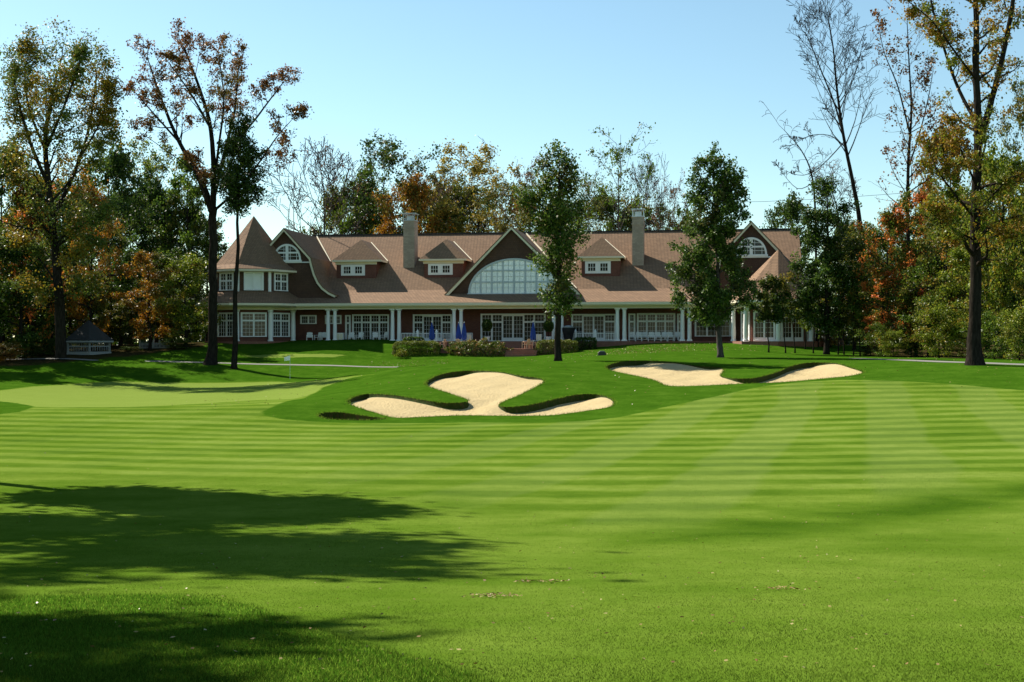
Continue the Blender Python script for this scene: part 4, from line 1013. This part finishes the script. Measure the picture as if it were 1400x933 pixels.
# tall bare leaning tree
RMIN[0] = .022
limbs = [([(1190,488),(1183,380),(1175,300),(1165,245),(1153,185),(1144,120),(1139,65),(1130,15)], .30, .03, .75), ([(1154,190),(1142,145,1),(1124,100,1),(1106,55,1),(1096,40,1)], .11, .02, .8), ([(1160,215),(1140,188,-1),(1110,185,-1),(1085,198,-1)], .06, .015, .8),
 ([(1148,150),(1168,105,1),(1178,65,1)], .06, .015, .9), ([(1156,192),(1125,225,1),(1098,240,1),(1070,232,1)], .06, .015, .6)]
mb, lf, loc = guided(limbs, (1190,488), 125., 3, (5,6), 13, 0, .2, .5, start=.50, Lk=.24, up=.16, spread=.62, wig=.10)
plant('bare_tree', mb, None, None, 'bark', loc, 'tall leafless leaning tree against the blue sky, right of the clubhouse')
limbs = [([(1118,486),(1116,400),(1115,300),(1110,240),(1095,205),(1072,178)], .16, .025, .5), ([(1112,250),(1090,258,1),(1066,232,1)], .05, .015, .6)]
mb, lf, loc = guided(limbs, (1118,486), 121., 2, (3,4), 14, 0, .2, .5, start=.6, Lk=.16, up=-.02, spread=.6, wig=.14, droop=.3)
plant('bare_tree', mb, None, None, 'bark', loc, 'smaller bare stem with broken drooping twigs rising from the dense green tree')
limbs = [([(1150,486),(1150,380),(1148,310),(1140,270),(1130,245)], .14, .02, 1.2), ([(1148,320),(1160,280,1),(1165,255,1)], .06, .02, 1.2)]
mb, lf, loc = guided(limbs, (1150,486), 130., 3, (3,5), 15, 300, .16, .3, start=.5, Lk=.24, up=.1)
plant('bare_tree', mb, lf, 'redbrn', 'bark2', loc, 'low bare twiggy tree behind the dense green tree, foot of the leaning trunk')
RMIN[0] = .014
# thin tree with few red leaves
limbs = [([(1243,485),(1243,400),(1241,300),(1242,220),(1246,150),(1243,90),(1240,25)], .24, .03, 1.), ([(1243,180),(1228,120,1),(1210,75,1),(1202,40,1)], .09, .02, 1.), ([(1242,230),(1258,180,-1),(1270,130,-1),(1276,95,-1)], .09, .02, 1.), ([(1242,270),(1224,240,1),(1214,215,1)], .05, .02, .8)]
mb, lf, loc = guided(limbs, (1243,485), 118., 2, (3,5), 16, 2600, .24, .38, .35, start=.35, Lk=.17, up=.12, minlev=1)
plant('sparse_tree', mb, lf, 'redbrn', 'bark', loc, 'thin upright tree with a few scattered dark red leaves, left of the big forked trunk')
# big tree with a forked trunk at the right
limbs = [([(1333,499),(1333,440),(1334,370),(1333,300),(1336,235),(1337,170),(1334,100),(1335,30),(1330,-60),(1322,-150)], .40, .10, .95), ([(1337,205),(1352,150,1),(1368,90,1),(1383,15,1),(1394,-70,1),(1402,-140,1)], .22, .08, .8),
 ([(1336,170),(1312,125,2),(1292,70,2),(1276,15,2),(1262,-60,2)], .13, .04, .95), ([(1335,110),(1305,70,-2),(1275,30,-2),(1246,5,-2)], .08, .03, .9), ([(1334,300),(1305,265,-2),(1283,235,-2),(1270,205,-2)], .09, .03, 1.5), ([(1334,330),(1300,310,-2.5),(1278,295,-3)], .07, .03, 1.6),
 ([(1335,290),(1362,262,-2),(1384,240,-2)], .09, .03, 1.3), ([(1335,255),(1318,215,-3),(1305,180,-3)], .08, .03, 1.3), ([(1333,345),(1355,325,-2),(1378,318,-2)], .07, .02, 1.3)]
mb, lf, loc = guided(limbs, (1333,499), 78., 2, (3,5), 17, 25000, .17, .33, .75, start=.22, Lk=.15, up=.06, minlev=1)
plant('forked_tree', mb, lf, 'rust', 'bark', loc, 'big forked dark trunk at the right, hung with amber and orange leaves')

# two lawn oaks and the dense tree at the corner of the house
def at(px, d): x = W(px, d); return (x, d, G(x, d))
def hgt(px, d, top): return -(top-HZ)/F*d-G(W(px, d), d)
def lumpy_oak(px, d, top, clusters, tr, leaves, seed, mat, label, crown_px, bark='bark', name='oak_tree', ksc=1., gap=.2):
    """upright trunk, limbs aimed at leaf masses given as (px, row, dy, radius px)"""
    Rn = random.Random(seed); rg = np.random.default_rng(seed); mb = MB(); bx, _, bz = at(px, d)
    def loc(p, r, dy): return Vector((W(p, d)-bx, dy, -(r-HZ)/F*d-bz))
    H = hgt(px, d, top); n = 10
    pts = [Vector((W(px+(crown_px-px)*i/n, d)-bx+Rn.gauss(0,.05)*(i>0), Rn.gauss(0,.05), H*.94*i/n)) for i in range(n+1)]
    mb.tube([Vector((0,0,-.3)), Vector((0,0,.3))]+pts[1:], [tr*1.6, tr*1.06]+[tr*(1-.88*(i/n)) for i in range(1, n+1)], 10)
    P = []; wt = []
    for (p, r, dy, rp) in clusters:
        c = loc(crown_px+(p-crown_px)*(1+(ksc-1)*.6), r, dy); R = rp*ksc/F*d; zz = max(1.2, c.z-R*1.2-abs(c.x)*.25); i = min(n-1, int(zz/(H*.94)*n)); q = pts[i].lerp(pts[i+1], min(1, zz/(H*.94)*n-i))
        tips = []; mid = q.lerp(c, .5)+Vector((0,0,-.15)); mb.tube([q, mid, c], [tr*.26, tr*.17, .03], 5, cap=False)
        for k in range(9):
            dv = rvec(Rn).normalized(); dv.z = dv.z*.8; s_ = q.lerp(c, Rn.uniform(.45,1.)); grow(mb, s_, dv+Vector((0,0,.1)), R*Rn.uniform(.6,1.15), .035, 1, Rn, tips, .05, .2, (3,4), 4)
        A = np.array([tuple(t[0]) for t in tips if t[2] > .3]); P.append(A); wt.append(np.full(len(A), R*R/len(A)))
    A = np.concatenate(P); w = np.concatenate(wt)*rg.gamma(1., 1., len(A)); w /= w.sum()
    c = A[rg.choice(len(A), leaves, p=w)]+rg.normal(0,gap,(leaves,3)); lf = leaf_quads(c, .22, rg)
    plant(name, mb, lf, mat, bark, (bx, d, bz), label)
cl = [(326,160,0,15),(330,182,0,21),(312,200,1,17),(338,205,-1,17),(348,228,1,14),(325,232,-1,26),(304,225,1,15),(353,212,0,11),(336,258,0,20),(318,268,1,18),(348,250,-1,14),(300,250,0,13),(292,240,0,9),(328,276,-1,13)]
lumpy_oak(320, 115., 150, cl, .27, 15000, 30, 'ivy', 'slim tree with a dense dark green mass of leaves halfway up, beside the forked tree', 327, name='ivy_clad_tree', gap=.24, ksc=1.22)
cl = [(708,268,1,13),(716,300,0,12),(763,205,0,14),(752,222,1,16),(776,224,-1,16),(745,248,-1,20),(770,250,1,20),(788,246,0,14),(730,268,0,16),(752,280,1,20),(778,282,-1,22),(796,285,0,12),(722,292,0,12),(742,306,-1,18),(764,312,0,20),(788,318,1,16),
      (748,340,0,17),(772,345,-1,20),(736,352,1,10),(758,372,0,20),(780,372,1,14),(746,396,-1,13),(766,402,0,18),(784,406,-1,13),(756,422,0,9)]
lumpy_oak(763, 96., 194, cl, .28, 13500, 31, 'oakpale', 'slim oak in front of the middle gable, narrow green crown and dark trunk', 764, ksc=1.12, gap=.26)
cl = [(972,216,0,16),(990,222,0,10),(960,235,1,15),(985,245,-1,20),(1005,250,0,16),(952,262,0,18),(975,272,1,22),(1000,280,-1,20),(1012,262,0,10),(948,300,-1,18),(972,305,0,22),(996,312,1,20),(935,338,0,18),(960,342,-1,24),(988,345,1,24),(1010,345,0,14),
      (930,368,0,14),(952,376,1,24),(980,384,-1,26),(1008,378,0,18),(1024,398,0,12),(940,402,-1,18),(968,412,0,22),(996,412,1,20),(955,426,0,12),(1028,382,1,9)]
lumpy_oak(985, 101., 204, cl, .25, 33000, 32, 'oak', 'full dark green oak in front of the right-hand porch columns', 974, 'bark2', ksc=1.32)
cl = [(1088,362,0,13),(1086,400,0,14),(1092,425,0,12),(1118,262,0,14),(1132,250,0,12),(1108,290,0,18),(1130,288,1,22),(1150,292,-1,16),(1100,322,0,18),(1124,325,-1,24),(1150,328,1,20),(1168,340,0,14),(1098,356,1,18),(1122,362,-1,26),(1150,365,0,24),(1172,372,0,14),(1096,392,0,16),(1120,400,1,24),(1148,402,-1,24),(1168,410,0,16),(1108,428,0,14),(1134,436,0,18),(1158,438,1,14)]
lumpy_oak(1130, 112., 246, cl, .26, 24000, 33, 'dark', 'dense dark green tree hiding the right-hand end of the clubhouse', 1132, ksc=1.15)
# young staked trees on the slope
def sapling(px, d, top, lean, leaves, mat, seed, label):
    H = hgt(px, d, top); mb, lf = make_tree(H, H*.20, 'oval', .38, .06, 9, 2, leaves, .17, .22, seed, lean=(lean, 0), kids=(3,4))
    plant('young_tree', mb, lf, mat, 'bark', at(px, d), label, group='young trees on the slope right of the house')
lumpy_oak(1051, 112., 370, [(1048,384,0,11),(1034,400,0,10),(1060,404,1,12),(1072,420,0,11),(1050,414,-1,13),(1028,418,0,8),(1066,390,0,10),(1040,428,0,9),(1062,430,0,10),(1078,404,0,8)], .07, 6500, 41, 'dark', 'slender young tree with a leaning stem in front of the right-hand french door', 1049, name='young_tree', gap=.14)
sapling(1074, 112, 385, -.5, 700, 'olive', 42, 'thin leaning sapling with few leaves, between the leafy young tree and the yellow one')
sapling(1087, 112.5, 378, -.6, 900, 'olive', 43, 'leaning sapling directly left of the yellow young tree')
sapling(1101, 117, 412, .1, 1800, 'light', 44, 'small yellow-green young tree at the right-hand corner of the house')
sapling(1112, 113, 405, .1, 700, 'dark', 45, 'thin sapling just left of the dense dark tree trunk')
sapling(1146, 112, 390, .2, 1500, 'green', 46, 'young green tree just right of the dense dark tree trunk')
sapling(1154, 112, 400, -.1, 1000, 'olive', 47, 'second young tree right of the dense dark tree trunk, olive leaves')
sapling(1167, 111, 405, -.1, 800, 'olive', 48, 'thin sapling left of the red-spotted trees at the wood edge')
sapling(1176, 110, 398, -.3, 900, 'green', 49, 'leaning thin sapling touching the wood edge')

# ---- prototypes for the woods, copied with their own leaf colours
PRO = {}
RMIN[0] = .022
def proto(key, **k): PRO[key] = make_tree(**k)
proto('broad', H=18, R=6.6, prof='oval', base=.12, tr=.34, limbs=24, lev=3, leaves=15000, size=.34, clump=.60, seed=61, kids=(3,5), ang=(5,50), up=.06)
proto('broad2', H=18, R=6.2, prof='lolly', base=.10, tr=.32, limbs=24, lev=3, leaves=14000, size=.34, clump=.66, seed=62, kids=(3,5), keep=.85, ang=(5,50), up=.06)
proto('narrow', H=20, R=4.0, prof='oval', base=.10, tr=.26, limbs=26, lev=3, leaves=11000, size=.32, clump=.55, seed=63, kids=(3,4), ang=(10,50), up=.06)
proto('open', H=20, R=7.0, prof='fan', base=.28, tr=.28, limbs=18, lev=3, leaves=9000, size=.28, clump=.50, seed=64, kids=(3,5), ang=(25,58), keep=.75)
proto('sparse', H=20, R=6.5, prof='oval', base=.22, tr=.24, limbs=18, lev=3, leaves=3600, size=.25, clump=.42, seed=65, kids=(3,5), ang=(25,58), keep=.5)
RMIN[0] = .034
proto('bare', H=18, R=7., prof='oval', base=.18, tr=.26, limbs=26, lev=3, leaves=1800, size=.17, clump=.4, seed=66, kids=(5,6), ang=(20,60), keep=.8)
RMIN[0] = .022
proto('bush', H=6, R=3.4, prof='lolly', base=.04, tr=.09, limbs=20, lev=2, leaves=6000, size=.22, clump=.42, seed=67, kids=(4,5), ang=(5,60))
PM = {}
for k, (mb, lf) in PRO.items():
    pv = np.array(mb.v) if k == 'bare' else lf[0]
    PM[k] = (mb.mesh('trunk_mesh', M['bark2'] if k in ('bare', 'sparse') else M['bark'], True), np_mesh('crown_mesh', lf[0], lf[1], LF['green']), float(np.percentile(pv[:,2], 99.6)), float(np.percentile(np.hypot(pv[:,0], pv[:,1]), 93)))
rw = random.Random(99)
def wood(kind, px, d, top, width, leaf, label, group=None, name=None):
    """a tree of a wood: top = photo row of its top, width = crown width in photo pixels"""
    tm, cm, H0, R0 = PM[kind]; H = hgt(px, d, top); sz = H/H0; sx = (width*1.12/F*d/2)/R0
    t = empty(name or {'bush':'bush','bare':'bare_tree','sparse':'sparse_tree'}.get(kind, 'woodland_tree'), at(px, d), rw.uniform(0, 6.28)); t.scale = (sx, sx*rw.uniform(.9,1.15), sz)
    o = bpy.data.objects.new('trunk', tm); COL.objects.link(o); o.parent = t
    o = bpy.data.objects.new('crown', cm); COL.objects.link(o); o.parent = t; o.material_slots[0].link = 'OBJECT'; o.material_slots[0].material = LF[leaf]
    return tag(t, label, 'bush' if kind == 'bush' else 'tree', group)
# left wood: trees one can tell apart
wood('broad', 2, 122, 196, 120, 'green', 'broad green tree at the left edge, behind the tall amber tree')
wood('broad2', 44, 121, 236, 80, 'redgrn', 'tree with red patches left of the tall amber trunk')
wood('broad2', 124, 126, 244, 70, 'orange', 'orange-topped tree right of the tall amber trunk, above the gazebo')
wood('broad', 148, 142, 199, 105, 'dark', 'tall dark green tree behind the orange-topped one')
wood('open', 214, 172, 194, 92, 'light', 'yellow-green airy tree top, highest of those left of the forked maple')
wood('broad2', 206, 166, 235, 84, 'dark', 'dark green tree under the airy yellow-green top')
wood('narrow', 258, 162, 212, 66, 'green', 'tall narrow green tree just left of the forked maple trunk')
wood('broad', 178, 158, 262, 84, 'dark', 'dark tree above the picket fence, behind the small orange tree')
wood('narrow', 205, 127, 345, 56, 'orange', 'small orange-brown tree at the wood edge above the picket fence')
wood('broad2', 254, 128, 348, 74, 'light', 'low sunlit yellow-green tree against the left side of the tower')
wood('broad', 96, 129, 330, 84, 'dark', 'dark low tree standing over the gazebo roof')
wood('broad2', 150, 134, 385, 70, 'green', 'low green tree right of the gazebo')
wood('broad', 28, 119, 330, 90, 'dark', 'low dark tree in the shade left of the tall amber trunk')
wood('narrow', 233, 131, 395, 46, 'green', 'low bushy tree between the orange tree and the sunlit one')
for i, (px, d, top, w) in enumerate([(-20,150,235,90),(35,155,250,80),(75,160,245,80),(112,158,262,80),(165,164,250,80),(222,166,262,80),(268,165,275,70),(-70,135,230,110),(-120,120,215,110),(-60,112,300,100),(60,138,300,90),(120,150,340,80),(180,150,345,80),(235,152,340,80),(283,172,300,60),(30,130,290,90),(92,142,255,90),(5,127,385,80),(70,127,395,80),(165,131,410,60)]):
    wood(['broad','broad2','narrow'][i % 3], px, d, top, w, ['dark','green','dark','olive'][i % 4], 'shaded green tree deep in the left wood, behind the trees at its edge', 'trees deep in the left wood')
for i, (px, d, top, w, lf_) in enumerate([(8,116,468,46,'orange'),(36,119,470,40,'dark'),(60,121,462,44,'dark'),(178,126,474,28,'green'),(240,127,462,40,'green'),(196,127,480,24,'light')]):
    wood('bush', px, d, top, w, lf_, ['rust-coloured low bush at the far left edge of the lawn','dark low bush right of the rust-coloured one at the left','dark bush left of the gazebo under the trees','low bush left of the picket fence','low bush between the picket fence and the tower lawn','small pale bush at the foot of the picket fence'][i])
# behind the house
wood('bare', 442, 168, 192, 112, 'redbrn', 'bare purplish tree behind the left gable')
wood('open', 524, 174, 187, 110, 'dark', 'tallest dark green tree behind the roof, right of the bare purplish one')
wood('broad2', 488, 178, 232, 70, 'green', 'thin green tree between the bare purplish tree and the tall dark green one')
wood('broad', 558, 168, 243, 96, 'orange', 'orange-brown tree rising behind the left chimney')
wood('bare', 600, 180, 226, 70, 'redbrn', 'bare grey tree right of the left chimney')
wood('open', 654, 172, 198, 112, 'yellow', 'pale golden tree behind the roof left of the middle gable')
wood('broad2', 610, 172, 268, 76, 'olive', 'olive tree behind the roof under the pale golden one')
wood('sparse', 690, 180, 232, 60, 'olive', 'thin twiggy tree between the pale golden tree and the middle gable')
wood('sparse', 724, 176, 214, 66, 'redbrn', 'thin reddish tree behind the slim lawn oak')
wood('sparse', 846, 176, 178, 116, 'green', 'tall thin-leaved tree left of the right chimney, highest behind the roof there')
wood('bare', 884, 184, 212, 62, 'redbrn', 'bare tree right behind the right chimney')
wood('sparse', 922, 180, 238, 44, 'redbrn', 'small twiggy tree between the right chimney and the full dark oak')
wood('broad', 1074, 165, 268, 74, 'dark', 'round green tree behind the right gable')
wood('sparse', 805, 182, 228, 60, 'olive', 'thin olive tree between the slim lawn oak and the tall thin-leaved tree')
for i, (px, d, top, w) in enumerate([(465,184,258,80),(505,186,248,76),(540,185,252,76),(585,188,248,80),(625,186,240,76),(668,190,252,76),(725,188,262,80),(765,190,262,80),(800,190,268,80),(830,188,262,70),(868,190,268,66),(905,190,284,60),(945,188,292,60),(995,186,300,50),(640,195,255,70)]):
    wood(['broad','broad2','open'][i % 3], px, d, top, w, ['olive','green','orange','amber'][i % 4] if px < 700 else ['olive','green'][i % 2], 'low thin woodland tree just showing above the roof ridge', 'low trees behind the roof ridge')
# right wood
wood('broad2', 1168, 119, 312, 62, 'olive', 'olive and rust tree at the foot of the leaning bare trunk')
wood('broad', 1214, 112, 284, 76, 'redgrn', 'green tree with bright red patches at the edge of the right wood')
wood('narrow', 1252, 110, 262, 66, 'redgrn', 'second red-patched tree, behind the thin upright tree')
wood('broad2', 1292, 104, 268, 84, 'olive', 'olive tree left of the big forked trunk')
wood('broad', 1300, 120, 172, 92, 'orange', 'orange-leaved tree left of and behind the big forked trunk')
wood('broad', 1372, 96, 205, 110, 'light', 'bright yellow-green tree right of the big forked trunk')
wood('broad2', 1420, 92, 236, 90, 'light', 'yellow-green tree cut by the right edge of the picture')
wood('open', 1402, 118, 112, 80, 'olive', 'tall thin tree at the right edge behind the yellow-green ones')
wood('broad', 1270, 106, 352, 80, 'green', 'low green tree in the right wood below the orange-leaved one')
wood('broad2', 1326, 98, 332, 84, 'light', 'low sunlit tree behind the big forked trunk')
wood('narrow', 1206, 108, 365, 54, 'redgrn', 'small red-tipped tree at the front of the right wood')
for i, (px, d, top, w) in enumerate([(1150,150,300,70),(1190,150,305,80),(1235,150,300,80),(1275,150,280,80),(1320,150,260,90),(1365,150,250,90),(1410,150,250,90),(1460,140,230,110),(1510,110,200,110),(1240,128,340,80),(1350,125,300,90),(1400,125,310,90),(1300,130,330,90),(1450,112,300,100),(1190,132,370,70)]):
    wood(['broad','broad2','narrow'][i % 3], px, d, top, w, ['dark','green','dark'][i % 3], 'shaded green tree deep in the right wood, behind the trees at its edge', 'trees deep in the right wood')
for i, (px, d, top, w, lf_) in enumerate([(1205,106,440,44,'green'),(1222,104,452,40,'light'),(1246,108,455,40,'green'),(1284,98,420,54,'light'),(1316,100,455,40,'green'),(1360,92,425,56,'green'),(1394,88,420,56,'light'),(1420,86,440,60,'green'),(1190,109,474,40,'dark'),(1136,122,455,40,'orange')]):
    wood('bush', px, d, top, w, lf_, ['green bush under the small red-tipped tree','low pale bush beside the start of the right path','yellow-green bush left of the dark gap in the right wood','large sunlit bush left of the big forked trunk','sunlit bush touching the left side of the big forked trunk','green bush right of the big forked trunk','large sunlit bush near the right edge behind the path','green bush cut by the right edge behind the path','dark low bush at the end of the young trees','small orange bush at the corner of the house between the young trees'][i])
RMIN[0] = .01
# tall trees standing left of the camera, outside the picture; their shadows cross the fairway
for i, (x, y, H, R) in enumerate([(-17.5,25.2,15.5,3.9),(-17.0,16.0,15.,3.3),(-22.5,21.0,16.,3.8),(-16.5,30.8,15.,2.0)]):
    tm, cm, H0, R0 = PM[['broad','broad2'][i % 2]]
    mb, lf = make_tree(H=H, R=R, prof='lolly', base=.62 if i == 3 else .50, tr=.33, limbs=18, lev=3, leaves=24000, size=.30, clump=.60, seed=80+i, kids=(3,5), ang=(5,60), keep=.7)
    plant('shade_tree', mb, lf, 'green', 'bark', (x, y, G(x, y)), 'tall leafy tree beside the fairway throwing its shadow over the grass', 'tree', 'trees left of the fairway')

for i, (x, y, w_, h_) in enumerate([(-37,16,9,16),(-39,27,9,17),(-42,39,10,17),(-45,51,10,18),(-50,63,10,18),(-36,5,9,15),(-48,33,11,20),(-53,47,11,21),(-60,60,12,22)]):  # out-of-view trees added to block sky light and darken the grass shadows
    tm, cm, H0, R0 = PM[['broad','broad2'][i % 2]]; t = empty('woodland_tree', (x, y, G(x, y)), i*1.3); t.scale = (w_/2/R0*1.2, w_/2/R0*1.2, h_/H0)
    for nm, md in (('trunk', tm), ('crown', cm)):
        o = bpy.data.objects.new(nm, md); COL.objects.link(o); o.parent = t
    tag(t, 'unseen leafy tree added left of the fairway to deepen the shadows', 'tree', 'unseen trees added to block sky light on the left')

# far wood that closes the horizon
def far_wood():
    rg = np.random.default_rng(77); N = 90000; a = rg.uniform(RAD(-50), RAD(50), N); r = rg.uniform(205, 240, N)
    top = 9+4*np.sin(a*23)+3*np.sin(a*61+1)+2*np.sin(a*140)
    z = rg.random(N)**.8*top; c = np.stack([np.sin(a)*r, np.cos(a)*r, z-1], 1)
    V, Fc = leaf_quads(c, .95, rg); me = np_mesh('distant_wood', V, Fc, LF['ivy']); o = bpy.data.objects.new('distant_wood', me); COL.objects.link(o); tag(o, 'far wood behind everything, seen as one dark mass', kind='stuff')
far_wood()

# fallen leaves, strewn over the lawns
def fallen():
    rg = np.random.default_rng(12); P = []
    d = np.exp(rg.uniform(math.log(6), math.log(60), 900)); P.append(np.stack([rg.uniform(-.43,.43,900)*d, d], 1))
    def near(px, row, sx, sy, n):
        p = onground(px, row); P.append(np.stack([rg.normal(p[0], sx, n), rg.normal(p[1], sy, n)], 1))
    near(672,817,.10,.08,110); near(752,797,.10,.07,60); near(716,798,.06,.05,25); near(1070,808,.14,.10,60); near(840,790,.2,.15,14)
    d = rg.uniform(113, 125, 1900); P.append(np.stack([rg.normal(14, 5., 1900), d], 1))
    d = rg.uniform(116, 122, 350); P.append(np.stack([rg.uniform(-14, -6, 350), d], 1))
    d = rg.uniform(60, 115, 700); P.append(np.stack([rg.uniform(-20, 35, 700), d], 1))
    c = np.concatenate(P)
    for b in bunk: c = c[sdf(b, c[:,0], c[:,1]) < -.1]
    z = gz(c[:,0], c[:,1])+.02; far = c[:,1]; size = np.where(far < 60, .035, .12)*1.
    size = np.where(far < 11, .03, size)
    V, Fc = leaf_quads(np.column_stack([c, z]), 1., rg); V = V.reshape(-1,4,3); ctr = V.mean(1, keepdims=True); V = (V-ctr)*size[:,None,None]; V[:,:,2] *= .35; V = V+np.column_stack([c, z])[:,None,:]
    me = np_mesh('fallen_leaves', V.reshape(-1,3), Fc, M['deadleaf']); o = bpy.data.objects.new('fallen_leaves', me); COL.objects.link(o); tag(o, 'fallen brown and yellow leaves strewn on the grass', kind='stuff')
fallen()

# ------------------------------------------------------------------ light, sky, camera
EL, AZ = 42., 38.     # sun height; shadows run to the right and AZ degrees towards the camera
L = Vector((-math.cos(RAD(EL))*math.cos(RAD(AZ)), math.cos(RAD(EL))*math.sin(RAD(AZ)), math.sin(RAD(EL))))
sun = bpy.data.lights.new('sun', 'SUN'); sun.energy = 5.; sun.angle = RAD(.53); sun.color = (1., .94, .84)
so = bpy.data.objects.new('sun', sun); COL.objects.link(so); so.rotation_euler = (-L).to_track_quat('-Z', 'Y').to_euler(); so.location = L*300
w = bpy.data.worlds.new('World'); SC.world = w; w.use_nodes = True; nt = w.node_tree; bg = nt.nodes['Background']
sky = nt.nodes.new('ShaderNodeTexSky'); sky.sky_type = 'NISHITA'; sky.sun_disc = False; sky.sun_elevation = RAD(EL); sky.sun_rotation = math.atan2(L.x, L.y)
sky.air_density = 1.0; sky.dust_density = .25; sky.ozone_density = 1.2; sky.altitude = 100
mul = nt.nodes.new('ShaderNodeMix'); mul.data_type = 'RGBA'; mul.blend_type = 'MULTIPLY'; mul.inputs[0].default_value = 1.; mul.inputs[7].default_value = (.97, 1.10, 1.0, 1)
nt.links.new(sky.outputs[0], mul.inputs[6]); nt.links.new(mul.outputs[2], bg.inputs[0]); bg.inputs[1].default_value = .076
cam = bpy.data.cameras.new('camera'); cam.sensor_width = 36.; cam.lens = 36.*F/1400.; cam.clip_end = 3000.; cam.clip_start = .05
co = bpy.data.objects.new('camera', cam); COL.objects.link(co); co.location = (0,0,0); co.rotation_euler = (RAD(90), 0, 0); SC.camera = co
SC.view_settings.view_transform = 'Standard'; SC.view_settings.look = 'None'; SC.view_settings.exposure = 1.08; SC.view_settings.gamma = 1.; SC.view_settings.use_curve_mapping = False
SC.render.engine = 'CYCLES'; SC.cycles.use_denoising = True; SC.cycles.max_bounces = 6; SC.cycles.transparent_max_bounces = 4
